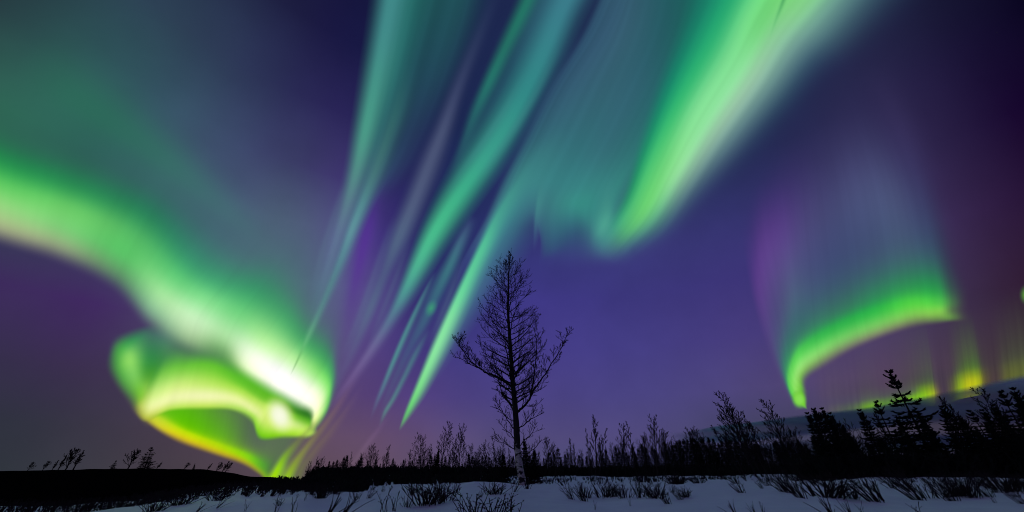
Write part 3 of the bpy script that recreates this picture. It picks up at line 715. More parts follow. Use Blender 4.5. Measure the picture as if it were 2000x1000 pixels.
# dark heath hill on the left: its crest is the black skyline
def hill():
    crest = [(-900, 905), (-300, 912), (0, 920), (150, 917), (260, 915), (400, 917), (450, 923), (490, 931), (530, 932), (570, 936), (600, 941), (625, 952), (800, 965)]
    foot = [(-900, 1010), (-300, 1000), (0, 990), (150, 983), (260, 974), (400, 960), (450, 957), (490, 955), (530, 953), (570, 952), (600, 955), (625, 957), (800, 968)]
    vs, fs = [], []
    n, m = 240, 26
    for i in range(n):
        px = -900 + 1525*i/(n-1)
        cy = np.interp(px, *zip(*crest)); fy = np.interp(px, *zip(*foot))
        r0 = ray(px, 925); az = math.atan2(r0.x, r0.y)
        D1 = 170.0
        for j in range(m):
            t = j/(m-1)
            D = 25.0*(D1/25.0)**t * (1 if j < m-1 else 2.2)
            x = D*math.sin(az); y = D*math.cos(az)
            zg = ground_z(x, y)
            # rise so that the crest reaches its height at D1
            cr = ray(px, cy); tanc = cr.z/math.hypot(cr.x, cr.y)
            fr = ray(px, fy); tanf = fr.z/math.hypot(fr.x, fr.y)
            tt = tanf + (tanc-tanf)*sstep(0, 1, min(1, t*1.03))**0.8
            z = D*tt
            if j == 0: z = zg - 0.6
            z += 0.05*D/20*noise.noise(Vector((x*.35, y*.35, 2))) * (0.35 if t > .8 else 1)
            if j == m-1: z = -8
            vs.append((x, y, z))
    for i in range(n-1):
        for j in range(m-1):
            fs.append((i*m+j, (i+1)*m+j, (i+1)*m+j+1, i*m+j+1))
    me = bpy.data.meshes.new('hill'); me.from_pydata(vs, [], fs); me.materials.append(M_hill); me.shade_smooth()
    o = bpy.data.objects.new('hill', me); COL.objects.link(o)
    tag(o, 'low black heath covered hill along the left horizon', kind='structure')
hill()

# ------------------------------------------------------------------ plants: generators
def rot_about(v, axis, ang):
    return Matrix.Rotation(ang, 3, axis) @ v

def grow(mb, p, d, L, r, depth, rng, up=0.15, wob=0.16, n=None, dens=1.0, sides=3, ang=(30, 55), taper=0.35, minr=0.0, cl=(.32, .55)):
    n = n or max(3, int(4+2*depth))
    pts = [p.copy()]; rad = [r]
    d = d.normalized()
    step = L/n
    for i in range(n):
        d = (d + Vector((rng.gauss(0, wob), rng.gauss(0, wob), rng.gauss(0, wob)*0.7)) + Vector((0, 0, up))).normalized()
        pts.append(pts[-1] + d*step)
        rad.append(max(minr, r*(1-(1-taper)*(i+1)/n)))
    mb.tube(pts, rad, sides)
    if depth <= 0: return
    k = max(2, int(round((3.5+3*depth)*dens)))
    side = rng.random()*6.28
    for j in range(k):
        t = 0.18 + 0.80*(j+rng.random()*.6)/k
        i = min(int(t*n), n-1)
        q = pts[i].lerp(pts[i+1], t*n-i)
        dd = (pts[i+1]-pts[i]).normalized()
        side += 2.4 + rng.uniform(-.5, .5)
        ax = dd.cross(Vector((math.cos(side), math.sin(side), 0.3))).normalized()
        nd = rot_about(dd, ax, R(rng.uniform(*ang)))
        grow(mb, q, nd, L*rng.uniform(*cl)*(1.15-0.6*t), max(minr, rad[i]*.6), depth-1, rng, up, wob*1.1, None, dens, 3, ang, taper, minr, cl)

def bare_tree(seed, H=1.0, spread=0.22, fork=None, nb=26, low=0.25, thick=0.012, minr=0.0022, rise=0.9, wob=0.02):
    """unit-height leafless tree: trunk + crown of limbs and twigs"""
    rng = random.Random(seed)
    tr = MB(); cr = MB()
    pts = []; rad = []
    x = y = 0.0; n = 14
    for i in range(n+1):
        t = i/n
        pts.append(Vector((x, y, t*H))); rad.append(max(minr, thick*(1-t)**0.9))
        x += rng.gauss(0, wob*.35); y += rng.gauss(0, wob*.35)
    pts[0].z = -0.03
    tr.tube(pts, rad, 7)
    side = rng.random()*6
    for j in range(nb):
        t = low + (0.97-low)*(j+rng.random()*.5)/nb
        i = min(int(t*n), n-1); q = pts[i].lerp(pts[i+1], t*n-i)
        side += 2.4+rng.uniform(-.4, .4)
        env = spread*(0.30+0.85*(1-t))*rng.uniform(.7, 1.2)
        d = Vector((math.cos(side), math.sin(side), rise*rng.uniform(.9, 1.5)))
        grow(cr, q, d, env*1.9, max(minr, rad[i]*.5), 2, rng, up=0.05, minr=minr, dens=.5, wob=.07, ang=(22, 42), cl=(.34, .6))
    return tr, cr

def spruce(seed, spread=0.20, whorls=20, dens=1.0, low=0.04, ragged=0.35, core=1.0, coretop=.97):
    """unit-height spruce: trunk + crown of needle-clad branches"""
    rng = random.Random(seed)
    tr = MB(); cr = MB()
    tr.tube([Vector((0, 0, -0.03)), Vector((.004, 0, .4)), Vector((0, .004, .8)), Vector((0, 0, 1.0))], [.016, .011, .006, .0025], 6)
    # dense inner needles
    for _ in range(int(900*dens*core)):
        t = low + (coretop-low)*rng.random()
        a = rng.random()*6.28; rr_ = (spread*(1-t)**.85*.62)*math.sqrt(rng.random())
        p = Vector((math.cos(a)*rr_, math.sin(a)*rr_, t - rr_*.2))
        nd = Vector((math.cos(a)+rng.gauss(0, .5), math.sin(a)+rng.gauss(0, .5), rng.gauss(.1, .5))).normalized()
        cr.blade(p, nd, .0075, .035*rng.uniform(.6, 1.2))
    for w in range(whorls):
        t = low + (1-low)*(w+rng.random()*.5)/whorls
        k = rng.randint(4, 6) if t < .85 else 4
        a0 = rng.random()*6.28
        for b in range(k):
            a = a0 + 6.28*b/k + rng.uniform(-.3, .3)
            L = (spread*(1-t)**0.78 + 0.022)*rng.uniform(1-ragged, 1+ragged*.6)
            out = Vector((math.cos(a), math.sin(a), 0))
            droop = 0.05 + 0.35*(1-t) - (0.75 if t > .8 else 0)
            n = 6; pts = [Vector((0, 0, t))]; 
            for i in range(n):
                s = i/(n-1)
                d = (out + Vector((0, 0, -droop + 0.95*s*s))).normalized()
                pts.append(pts[-1] + d*L/n)
            cr.tube(pts, [.0055*(1-.75*i/n) for i in range(n+1)], 3)
            nt_ = int(11*dens*(0.5+L/spread))
            for j in range(nt_):
                s = 0.15+0.85*j/nt_
                i = min(int(s*n), n-1); q = pts[i].lerp(pts[i+1], s*n-i)
                dd = (pts[i+1]-pts[i]).normalized()
                sg = 1 if j % 2 else -1
                sd = Vector((-out.y, out.x, 0))*sg
                tl = L*0.42*(1.1-s)*rng.uniform(.6, 1.2)+.010
                td = (dd*.8 + sd*.8 + Vector((0, 0, rng.uniform(-.35, .3)))).normalized()
                e = q+td*tl
                cr.tube([q, q.lerp(e, .5), e], [.0058, .0078, .002], 3)
                for m_ in range(4):
                    nd = (td + Vector((rng.gauss(0, .7), rng.gauss(0, .7), rng.gauss(0, .6)))).normalized()
                    cr.blade(q.lerp(e, rng.random()), nd, .0028, .013*rng.uniform(.7, 1.3))
    return tr, cr

def place(root, base, top, roty=0.0):
    """stand a unit-height plant between two points"""
    ax = top-base; L = ax.length
    q = Vector((0, 0, 1)).rotation_difference(ax.normalized())
    root.rotation_mode = 'QUATERNION'
    root.rotation_quaternion = q @ Matrix.Rotation(roty, 3, 'Z').to_quaternion()
    root.scale = (L, L, L)
    root.location = base

# ------------------------------------------------------------------ the tall birch
def tall_birch():
    D = 25.0
    rng = random.Random(11)
    tp = [(1020, 950), (1019, 935), (1013, 900), (1010, 870), (1009, 840), (1007, 810), (1005, 780), (1001, 745), (999, 710), (997, 680), (994, 640), (992, 600), (993, 560), (994, 530), (996, 505), (999, 484)]
    rr = [.23, .205, .195, .185, .18, .165, .15, .14, .13, .115, .095, .075, .055, .038, .022, .010]
    pts = [W(x, y, D) for x, y in tp]
    base = pts[1].copy(); base.z = ground_z(base.x, base.y)
    root = empty('birch_tree', base)
    tag(root, 'tallest leafless birch standing alone in the centre, white patched bark at its foot', 'tree')
    pts = [p-base for p in pts]; pts[0].z = -0.35
    tr = MB()
    # finer trunk with slight irregularities
    fp, fr = [], []
    for i in range(len(pts)-1):
        for s in range(5):
            t = s/5
            fp.append(pts[i].lerp(pts[i+1], t) + Vector((rng.gauss(0, .008), rng.gauss(0, .008), 0)))
            fr.append((rr[i]*(1-t)+rr[i+1]*t)*rng.uniform(.95, 1.05))
    fp.append(pts[-1]); fr.append(rr[-1])
    tr.tube(fp, fr, 14)
    tr.build('trunk', M_birch, root, True)
    cr = MB()
    mr = 0.0100
    def at_row(py):
        for i in range(len(tp)-1):
            if tp[i+1][1] <= py <= tp[i][1]:
                t = (tp[i][1]-py)/(tp[i][1]-tp[i+1][1])
                return pts[i].lerp(pts[i+1], t), rr[i]*(1-t)+rr[i+1]*t
        return pts[-1], rr[-1]
    def limb(px, r0, r1, dy, twigs, tl, depth=1):
        """a limb through photo points; dy = how far its end comes towards (-) or away (+) from the viewer"""
        P = []
        for i, (x, y) in enumerate(px):
            P.append(W(x, y, D + dy*i/(len(px)-1)) - base)
        # smooth
        Q = []
        A = np.array([tuple(p) for p in P]); m = (len(P)-1)*5+1
        B = resample(A, m)
        for i, b in enumerate(B):
            Q.append(Vector(b) + Vector((rng.gauss(0, .012), rng.gauss(0, .012), rng.gauss(0, .012))))
        rad = [r0+(r1-r0)*i/(m-1) for i in range(m)]
        cr.tube(Q, rad, 6)
        side = rng.random()*6
        for j in range(twigs):
            t = .12+.88*(j+rng.random()*.5)/twigs
            i = min(int(t*(m-1)), m-2)
            dd = (Q[i+1]-Q[i]).normalized()
            side += 2.2+rng.uniform(-.5, .5)
            ax = dd.cross(Vector((math.cos(side), math.sin(side)*.7, .4))).normalized()
            nd = rot_about(dd, ax, R(rng.uniform(30, 60)))
            nd.z += .12
            grow(cr, Q[i], nd, tl*rng.uniform(.5, 1.25)*(1.15-.45*t), max(mr, rad[i]*.42), depth, rng, up=.045, minr=mr, dens=.6, wob=.09, ang=(24, 48), cl=(.34, .6))
    # the big low limbs that give the tree its outline
    limb([(1002,757),(985,745),(970,736),(950,728),(938,720),(920,706),(906,688),(898,675),(895,664)], .075, .012, -1.2, 24, 1.0, 2)
    limb([(938,720),(920,712),(905,703),(893,699),(884,696)], .03, .010, .5, 8, .7, 1)
    limb([(1009,806),(1022,795),(1034,780),(1042,762),(1058,740),(1074,716),(1090,690),(1102,668),(1110,643)], .075, .012, .8, 26, 1.0, 2)
    limb([(1034,780),(1040,755),(1044,725),(1047,700),(1048,675),(1045,650),(1038,632)], .045, .012, -.5, 20, .95, 2)
    limb([(1009,812),(1002,800),(990,780),(978,758),(972,735),(968,715),(962,695)], .04, .01, 1.2, 16, .8, 1)
    limb([(1012,838),(1025,828),(1038,818),(1050,812),(1062,804)], .035, .010, .6, 9, .75, 1)
    limb([(1025,828),(1034,812),(1045,800),(1050,785)], .02, .009, .6, 7, .6, 1)
    limb([(1007,842),(995,826),(983,806),(973,790),(966,782)], .035, .010, -.8, 10, .7, 1)
    limb([(1009,862),(998,848),(985,836),(976,824)], .028, .009, .8, 8, .65, 1)
    limb([(1011,880),(998,874),(985,866),(972,862),(962,855)], .03, .010, -.6, 9, .7, 1)
    limb([(1014,872),(1026,858),(1036,850),(1043,838),(1047,828)], .03, .010, -.6, 9, .7, 1)
    limb([(1016,900),(1030,886),(1044,876),(1052,866),(1058,858)], .03, .010, .7, 9, .7, 1)
    limb([(1006,825),(985,812),(975,800),(968,795)], .022, .009, 1.0, 7, .6, 1)
    limb([(1004,775),(1018,765),(1032,750),(1040,735)], .03, .009, -1.2, 9, .8, 1)
    limb([(1001,735),(1018,722),(1034,700),(1040,680)], .035, .009, 1.2, 10, .8, 2)
    # the dense upper crown
    env = [(470, .15), (490, .38), (505, .7), (520, 1.1), (540, 1.5), (560, 1.85), (590, 2.15), (620, 2.35), (650, 2.4), (690, 2.3), (730, 1.8), (770, 1.5), (800, 1.1)]
    side = 0.4
    NB = 72
    for j in range(NB):
        py = 797 - (797-494)*((j+rng.random()*.4)/NB)
        q, r = at_row(py)
        side += 2.399 + rng.uniform(-.35, .35)
        er = np.interp(py-22, [e[0] for e in env], [e[1] for e in env])*rng.uniform(.62, 1.12)
        rise = .45 + 1.1*sstep(620, 490, py)
        d = Vector((math.cos(side), math.sin(side), rise*rng.uniform(.6, 1.2))).normalized()
        L = er*(1.05+.25*rise)
        grow(cr, q, d, L, max(mr*1.2, r*.34), 2, rng, up=.045, wob=.09, n=8, dens=.72, sides=5, minr=mr, ang=(26, 50), cl=(.32, .54))
    cr.build('crown', M_twig, root)
tall_birch()

# ------------------------------------------------------------------ models to copy
def tree_model(name, parts, mats):
    root = empty(name)
    parts[0].build('trunk', mats[0], root, True)
    parts[1].build('crown', mats[1], root)
    return root
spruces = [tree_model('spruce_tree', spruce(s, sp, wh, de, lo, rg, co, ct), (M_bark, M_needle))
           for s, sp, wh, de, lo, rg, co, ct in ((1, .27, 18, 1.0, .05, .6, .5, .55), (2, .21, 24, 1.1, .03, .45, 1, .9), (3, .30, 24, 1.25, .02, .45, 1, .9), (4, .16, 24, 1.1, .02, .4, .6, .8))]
far_spruces = [tree_model('spruce_tree', spruce(s, sp, 16, .6, .02, .4, 2.0, .95), (M_bark, M_needle)) for s, sp in ((21, .34), (22, .27), (23, .42))]
bares = [tree_model('bare_tree', bare_tree(s, 1, sp, None, nb, lo, th, mrr, rise), (M_bark, M_twig))
         for s, sp, nb, lo, th, mrr, rise in ((31, .20, 17, .22, .012, .0032, 1.2), (32, .15, 15, .18, .011, .0032, 1.6), (33, .27, 18, .22, .013, .0032, 1.1), (34, .12, 14, .12, .011, .0032, 1.9))]
crest_bush = tree_model('bare_tree', bare_tree(41, 1, .30, None, 12, .08, .030, .010, 1.7), (M_bark, M_twig))
crest_bush2 = tree_model('bare_tree', bare_tree(42, 1, .22, None, 10, .10, .034, .012, 2.2), (M_bark, M_twig))
used = set()
def take(model):
    if model.name not in used:
        used.add(model.name); return model
    return copy_tree(model)

def stand(model, top, D, label, group, base_px=None, rz=0, cat='tree'):
    """top = photo position of its tip; vertical unless base_px says where its foot is seen"""
    T = W(top[0], top[1], D)
    if base_px is None:
        bx = T.x
    else:
        r = ray(base_px, 930); bx = r.x/r.y*D
    b = Vector((bx, D, ground_z(bx, D)-0.05))
    o = take(model)
    place(o, b, T, rz)
    tag(o, label, cat, group)
    return o

# individual spruces on the right
GS = 'dark spruces on the right'
sp_list = [
 (0, (1736,722), 32, 'tallest spruce on the right, its pointed open crown leaning into the green glow', 1852),
 (0, (1709,782), 31, 'slender ragged spruce just left of the tallest one', 1785),
 (2, (1588,797), 30, 'bushy black spruce, leftmost of the big ones on the right', 1655),
 (1, (1576,806), 31, 'narrow spruce tip at the left shoulder of the bushy black spruce', 1640),
 (1, (1604,797), 34, 'spruce tip at the right shoulder of the bushy black spruce', 1680),
 (1, (1640,828), 33, 'short spruce between the bushy spruce and the slender ragged one', 1715),
 (2, (1690,862), 28, 'low broad spruce at the foot of the slender ragged spruce', 1735),
 (2, (1655,850), 30, 'low round spruce right of the bushy black spruce', 1705),
 (1, (1795,808), 30, 'spruce close behind the right flank of the tallest one', 1860),
 (2, (1838,792), 31, 'broad spruce in the black mass right of the tallest one', 1925),
 (0, (1892,800), 30, 'spruce with spiky tip in the middle of the black mass', 1985),
 (2, (1872,812), 33, 'spruce half hidden in the black mass behind the spiky tip', 1960),
 (0, (1952,762), 29, 'tall spruce near the right edge with a bent open tip', 2060),
 (2, (1985,776), 31, 'dense spruce on the right edge below the tall bent one', 2100),
 (2, (1925,825), 28, 'low dense spruce under the tall one near the right edge', 2010),
 (2, (1998,800), 28, 'broad spruce cut by the right edge of the view', 2110),
 (2, (2060,790), 30, 'spruce just past the right edge, only its left boughs in view', 2170),
 (2, (1770,850), 29, 'low spruce at the foot of the tallest one', 1830),
 (3, (1745,880), 27, 'small slim spruce in front of the slender ragged one', 1785),
 (2, (1905,836), 28, 'squat black spruce at the foot of the spiky tipped one', 1960),
 (2, (1860,846), 28, 'squat black spruce at the foot of the broad spruce', 1905),
 (2, (1815,838), 29, 'squat black spruce right of the foot of the tallest one', 1862),
 (2, (1960,822), 27, 'broad low spruce under the right edge boughs', 2040),
 (1, (1938,790), 32, 'dark spruce filling the gap left of the tall bent one', 2030),
 (1, (1918,800), 33, 'dark spruce right behind the spiky tipped one', 2010),
 (1, (1678,800), 36, 'thin spruce behind the slender ragged one', 1745),
 (1, (1752,815), 35, 'spruce behind the lower left boughs of the tallest one', 1805),
 (1, (1620,806), 35, 'thin spruce right behind the bushy black spruce', 1680),
 (2, (1715,850), 30, 'round low spruce between the slender ragged and the tallest spruce', 1762),
 (1, (1978,758), 34, 'thin spruce tip peeking out at the far right', 2090),
]
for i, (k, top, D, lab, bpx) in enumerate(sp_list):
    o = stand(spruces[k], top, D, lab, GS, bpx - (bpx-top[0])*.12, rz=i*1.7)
# individual spruces on the left
for i, (k, top, D, lab, bpx) in enumerate([
 (0, (297,873), 150, 'largest lone spruce on the crest of the black hill', 281),
 (0, (228,899), 150, 'small crooked spruce left of the largest one on the hill crest', 217),
 (3, (381,905), 160, 'tiny spruce alone on the right part of the hill crest', 377),
 (0, (622,899), 38, 'spiky open spruce left of the treeline where the hill ends', 607),
 (0, (638,915), 36, 'shorter spruce beside the spiky one where the hill ends', 628),
 (1, (857,878), 44, 'dense pointed spruce between the two tall bare trees left of the birch', 850),
 (1, (1024,858), 28, 'dark spruce right behind the white trunk of the birch', 1030),
 (2, (1044,878), 29, 'second shorter spruce to the right behind the birch trunk', 1045),
 (2, (982,886), 28, 'low dark spruce to the left behind the birch trunk', 987),
 ]):
    o = stand(spruces[k], top, D, lab, 'lone spruces left of and behind the birch', bpx, rz=i*2.1)
    if D >= 150:
        b = W(bpx, {297: 916, 228: 917, 381: 917}[top[0]]+2, D); T = W(top[0], top[1], D)
        place(o, b, T, i)
        if top[0] == 297: o.scale.x *= 1.6; o.scale.y *= 1.6
        else: o.scale.x *= 1.4; o.scale.y *= 1.4

# individual bare trees
GB = 'leafless trees along the treeline'
for i, (k, top, D, lab, bpx) in enumerate([
 (2, (731,872), 48, 'bare tree with a broad top, left one of the pair left of the birch', 722),
 (1, (760,868), 48, 'bare tree with a narrow top, right one of the pair left of the birch', 747),
 (2, (817,853), 46, 'spreading bare tree with wide low limbs left of the dense pointed spruce', 820),
 (0, (873,830), 45, 'tall bare tree standing behind the dense pointed spruce', 858),
 (0, (900,834), 45, 'tall twiggy bare tree, nearest tall one left of the birch', 892),
 (1, (888,855), 46, 'thin bare tree between the two tall ones left of the birch', 884),
 (2, (664,905), 50, 'low bushy bare tree right of the spiky open spruce', 662),
 (2, (768,902), 52, 'round bushy bare tree at the foot of the narrow topped one', 768),
 (1, (1162,811), 44, 'tallest bare tree in the clump right of the birch, with thin forked top', 1163),
 (3, (1144,838), 44, 'bare tree leaning left in the clump right of the birch', 1158),
 (3, (1181,836), 44, 'bare tree leaning right in the clump right of the birch', 1170),
 (1, (1113,855), 46, 'small bare tree left of the clump right of the birch', 1118),
 (0, (1213,834), 45, 'twiggy bare tree right of the clump, first of two', 1222),
 (3, (1227,823), 46, 'slim bare tree right of the clump, second of two', 1244),
 (0, (1276,817), 44, 'tall bare tree halfway between the birch and the leaning birches', 1284),
 (2, (1299,846), 46, 'round bare tree right of the halfway tall one', 1300),
 (1, (1258,850), 47, 'small bare tree left of the halfway tall one', 1262),
 (0, (1402,777), 33, 'tallest leaning bare birch left of the right hand spruces', 1478),
 (1, (1388,830), 33, 'bare birch leaning left at the left edge of the leaning clump', 1450),
 (2, (1425,800), 35, 'bushy bare birch behind the tallest leaning one', 1490),
 (3, (1445,806), 33, 'slim bare birch right of the tallest leaning one', 1512),
 (1, (1466,824), 34, 'short bare birch in the middle of the leaning clump', 1530),
 (0, (1487,791), 34, 'tall lone leaning bare birch, nearest to the bushy black spruce', 1560),
 (1, (1512,835), 35, 'thin bare birch just left of the bushy black spruce', 1560),
 (2, (1535,850), 34, 'low bare birch touching the bushy black spruce', 1575),
 (2, (1410,850), 34, 'low bushy bare birch at the foot of the leaning clump', 1455),
 (2, (1455,855), 32, 'low bare birch in front of the leaning clump', 1500),
 (1, (1625,812), 32, 'bare tree poking out right of the bushy black spruce', 1700),
 (2, (1655,830), 31, 'twiggy bare tree between the bushy and the slender spruce', 1725),
 (1, (1700,800), 33, 'thin bare tree crossing behind the slender ragged spruce', 1770),
 (1, (1838,773), 33, 'bare tree leaning left above the black mass right of the tallest spruce', 1940),
 (0, (1908,768), 33, 'bare tree leaning left between the spiky tip and the tall bent spruce', 2010),
 (3, (1860,790), 34, 'slim bare tree poking above the black mass on the right', 1950),
 (2, (948,868), 30, 'spreading bare tree low on the left of the birch trunk', 968),
 (2, (975,880), 29, 'dense bare shrub tree right against the left side of the birch trunk', 990),
 (1, (1052,880), 31, 'small bare tree right of the birch trunk', 1050),
 (2, (914,896), 30, 'low bare shrub tree in front of the tall twiggy tree left of the birch', 922),
 (2, (932,884), 29, 'low bare shrub tree left of the spreading one by the birch', 945),
 (3, (962,852), 28, 'slim bare shrub tree rising behind the spreading one by the birch', 975),
 (2, (1001,896), 28, 'bare brush wrapped round the left foot of the birch', 1003),
 (2, (1066,900), 29, 'low bare brush right of the two dark spruces by the birch', 1062),
 (3, (1083,886), 40, 'slim bare tree where the right treeline begins', 1086),
 (2, (790,900), 40, 'low bushy bare tree right of the round bushy one', 790),
 (2, (700,902), 42, 'low bushy bare tree at the foot of the broad topped one', 702),
 (3, (840,868), 44, 'slim bare tree right of the spreading one with wide low limbs', 842),
 (3, (800,880), 46, 'slim bare tree left of the spreading one with wide low limbs', 802),
 ]):
    stand(bares[k], top, D, lab, GB, bpx, rz=i*1.3)
for i, (x, top, lab) in enumerate([(135, 879, 'largest bare bush on the left part of the hill crest'), (150, 882, 'bare bush leaning right beside the largest one on the hill crest'),
        (90, 902, 'small bare bush at the left end of the bushes on the hill crest'), (108, 900, 'small bare bush second from the left on the hill crest'),
        (60, 904, 'single bare twig standing apart at the left of the hill crest'), (120, 893, 'bare bush just left of the largest one on the hill crest'),
        (257, 881, 'slim bare tree between the two spruces on the hill crest'), (312, 903, 'low bare bush right of the largest hill crest spruce'),
        (365, 905, 'low bare bush left of the tiny spruce on the hill crest'), (410, 906, 'thin bare twigs right of the tiny spruce on the hill crest'),
        (428, 905, 'bare bush on the slope near the right end of the hill crest'), (440, 902, 'tall thin twig leaning right where the hill crest starts to drop'),
        (446, 905, 'thin bare twigs beside the tall thin twig on the hill crest')]):
    D = 150
    cy = np.interp(x, [0, 150, 260, 400, 450, 490], [920, 917, 915, 917, 923, 931])
    b = W(x-8, cy+2, D); T = W(x+(cy-top)*.35, top, D)
    o = take((crest_bush, crest_bush2)[i % 2])
    place(o, b, T, i*1.1); tag(o, lab, 'tree', 'bare bushes on the hill crest')
    k = 1.15
    o.scale.x *= k; o.scale.y *= k

# ------------------------------------------------------------------ the far treeline
rng = random.Random(5)
def skyline(px):
    return np.interp(px, [600, 640, 680, 720, 760, 800, 850, 900, 940, 1000, 1060, 1100, 1200, 1260, 1310, 1340, 1380, 1420, 1500, 1560, 1600],
                         [920, 906, 898, 900, 905, 900, 892, 894, 895, 890, 886, 886, 880, 878, 866, 855, 862, 866, 868, 864, 860])
def seg(px):
    if px < 800: return 'left of the bare tree pair', 'treeline spruces far left'
    if px < 1000: return 'just left of the birch', 'treeline spruces left of the birch'
    if px < 1200: return 'just right of the birch', 'treeline spruces right of the birch'
    if px < 1390: return 'halfway to the leaning birches', 'treeline spruces in the right middle'
    return 'behind the leaning bare birches', 'treeline spruces far right'
px = 598.0
i = 0
while px < 1600:
    top = skyline(px) + rng.uniform(-11, 17) + 9*noise.noise(Vector((px*.03, 1, 1)))
    D = rng.uniform(50, 75)
    where, grp = seg(px)
    stand(far_spruces[i % 3], (px, top), D, 'small black spruce in the distant treeline ' + where, grp, rz=rng.random()*6)
    px += rng.uniform(4.0, 8.5); i += 1
px = 605.0
while px < 1600:
    top = skyline(px) + rng.uniform(-26, 6)
    D = rng.uniform(48, 70)
    where, grp = seg(px)
    stand(bares[rng.randrange(4)], (px, top), D, 'thin bare tree poking out of the distant treeline ' + where, grp.replace('spruces', 'bare trees'), rz=rng.random()*6)
    px += rng.uniform(10, 22)

# dense undergrowth that closes the foot of the treeline
def thicket(name, x0, x1, n, d0, d1, h0, h1, label, seed, wide=.02, mat=M_needle, lean=0.0):
    rg = random.Random(seed); mb = MB()
    for _ in range(n):
        D = rg.uniform(d0, d1); px = rg.uniform(x0, x1)
        r = ray(px, 928); x = r.x/r.y*D
        z = ground_z(x, D)
        h = rg.uniform(h0, h1)
        b = Vector((x, D, z-.05))
        for k in range(3):
            d = Vector((rg.gauss(lean, .35), rg.gauss(0, .3), 1)).normalized()
            mb.tube([b, b+d*h*.5+Vector((rg.gauss(0, .03), 0, 0)), b+d*h], [wide, wide*.9, wide*.3], 3)
            for q in range(5):
                t = rg.uniform(.2, 1)
                dd = (d+Vector((rg.gauss(0, .9), rg.gauss(0, .7), rg.uniform(-.2, .8)))).normalized()
                mb.blade(b+d*h*t, dd, wide*1.3, h*rg.uniform(.15, .4))
    o = mb.build(name, mat); tag(o, label, 'undergrowth', kind='stuff'); return o
thicket('undergrowth', 590, 1620, 2600, 44, 60, .3, 1.0, 'black undergrowth filling the foot of the distant treeline', 1, .07)
thicket('undergrowth', 560, 985, 1100, 25, 38, .12, .48, 'black bushes at the back of the snow between the hill and the birch', 7, .04)
thicket('undergrowth', 520, 720, 420, 17, 25, .10, .42, 'low black bushes where the hill runs out into the snow', 8, .03)
thicket('undergrowth', 1560, 2150, 1500, 27, 38, .3, 1.5, 'black undergrowth below the spruces on the right', 2, .05)
thicket('heath_scrub', -100, 640, 1500, 13, 25, .12, .34, 'dense low twigs sticking out of the snow at the foot of the hill', 3, .010, M_willow, .35)
thicket('heath_scrub', 620, 2000, 900, 24, 40, .10, .35, 'sparse low twigs along the far edge of the snow', 4, .012, M_willow, 0)

# ------------------------------------------------------------------ willow shrubs standing in the snow
def shrub(seed, n=14, spread=.55, bud=False, branch=True, lean=0.0, thick=.017):
    """unit-height clump of willow stems"""
    rg = random.Random(seed); mb = MB(); bd = MB()
    for k in range(n):
        a = rg.random()*6.28; rr_ = rg.random()*.22*spread/.5
        b = Vector((math.cos(a)*rr_, math.sin(a)*rr_, -.08))
        d = Vector((math.cos(a)*spread*rg.random()+lean+rg.gauss(0, .12), math.sin(a)*spread*rg.random(), 1)).normalized()
        L = rg.uniform(.45, 1.08); m = 6; pts = [b]
        bend = Vector((rg.gauss(0, .05), rg.gauss(0, .05), 0))
        for i in range(m):
            d = (d + bend + Vector((rg.gauss(0, .05), rg.gauss(0, .05), 0))).normalized()
            pts.append(pts[-1]+d*L/m)
        mb.tube(pts, [thick*(1-.6*i/m) for i in range(m+1)], 4)
        if branch:
            for q in range(rg.randint(1, 4)):
                i = rg.randint(2, m-1)
                ax = Vector((rg.gauss(0, 1), rg.gauss(0, 1), .2)).normalized()
                nd = rot_about((pts[i+1]-pts[i]).normalized(), ax, R(rg.uniform(20, 50)))
                e = pts[i]+nd*L*rg.uniform(.12, .35)
                mid = pts[i].lerp(e, .5)+Vector((0, 0, .01))
                mb.tube([pts[i], mid, e], [thick*.6, thick*.5, thick*.3], 3)
                if bud: bd.tube([e-nd*.012, e, e+nd*.03], [.003, thick*1.1, .002], 5)
        if bud:
            for q in range(rg.randint(2, 5)):
                i = rg.randint(2, m)
                p = pts[i]; nd = Vector((rg.gauss(0, .6), rg.gauss(0, .6), 1)).normalized()
                bd.tube([p, p+nd*.018, p+nd*.045], [.004, thick*1.05, .002], 5)
    return mb, bd
def shrub_model(*a, **k):
    mb, bd = shrub(*a, **k)
    off = len(mb.v); mb.v += bd.v
    mb.f += [tuple(q+off for q in f) for f in bd.f]
    return mb.build('willow_shrub', M_willow)
sh = [shrub_model(51, 16, .6, False), shrub_model(52, 12, .45, False, True, -.45), shrub_model(53, 22, .8, False),
      shrub_model(54, 13, .75, True, True, 0, .018), shrub_model(55, 4, .35, True, True, .1, .017), shrub_model(56, 9, .4, False, False, -.7),
      shrub_model(57, 40, 1.0, False, True, 0, .022)]
GW = 'willow shrubs poking through the snow'
def put_shrub(k, px, py, hpx, label, rz=0, wide=1.0, flip=False, group=GW):
    D = hit(px, py)
    b = W(px, py, D); b.z = ground_z(b.x, b.y)
    T = W(px, py-hpx, D)
    o = take(sh[k])
    h = (T-b).z*1.15; wide = wide*1.12
    o.location = b; o.rotation_euler = (0, 0, rz)
    o.scale = (h*wide*(-1 if flip else 1), h*wide, h)
    tag(o, label, 'shrub', group)
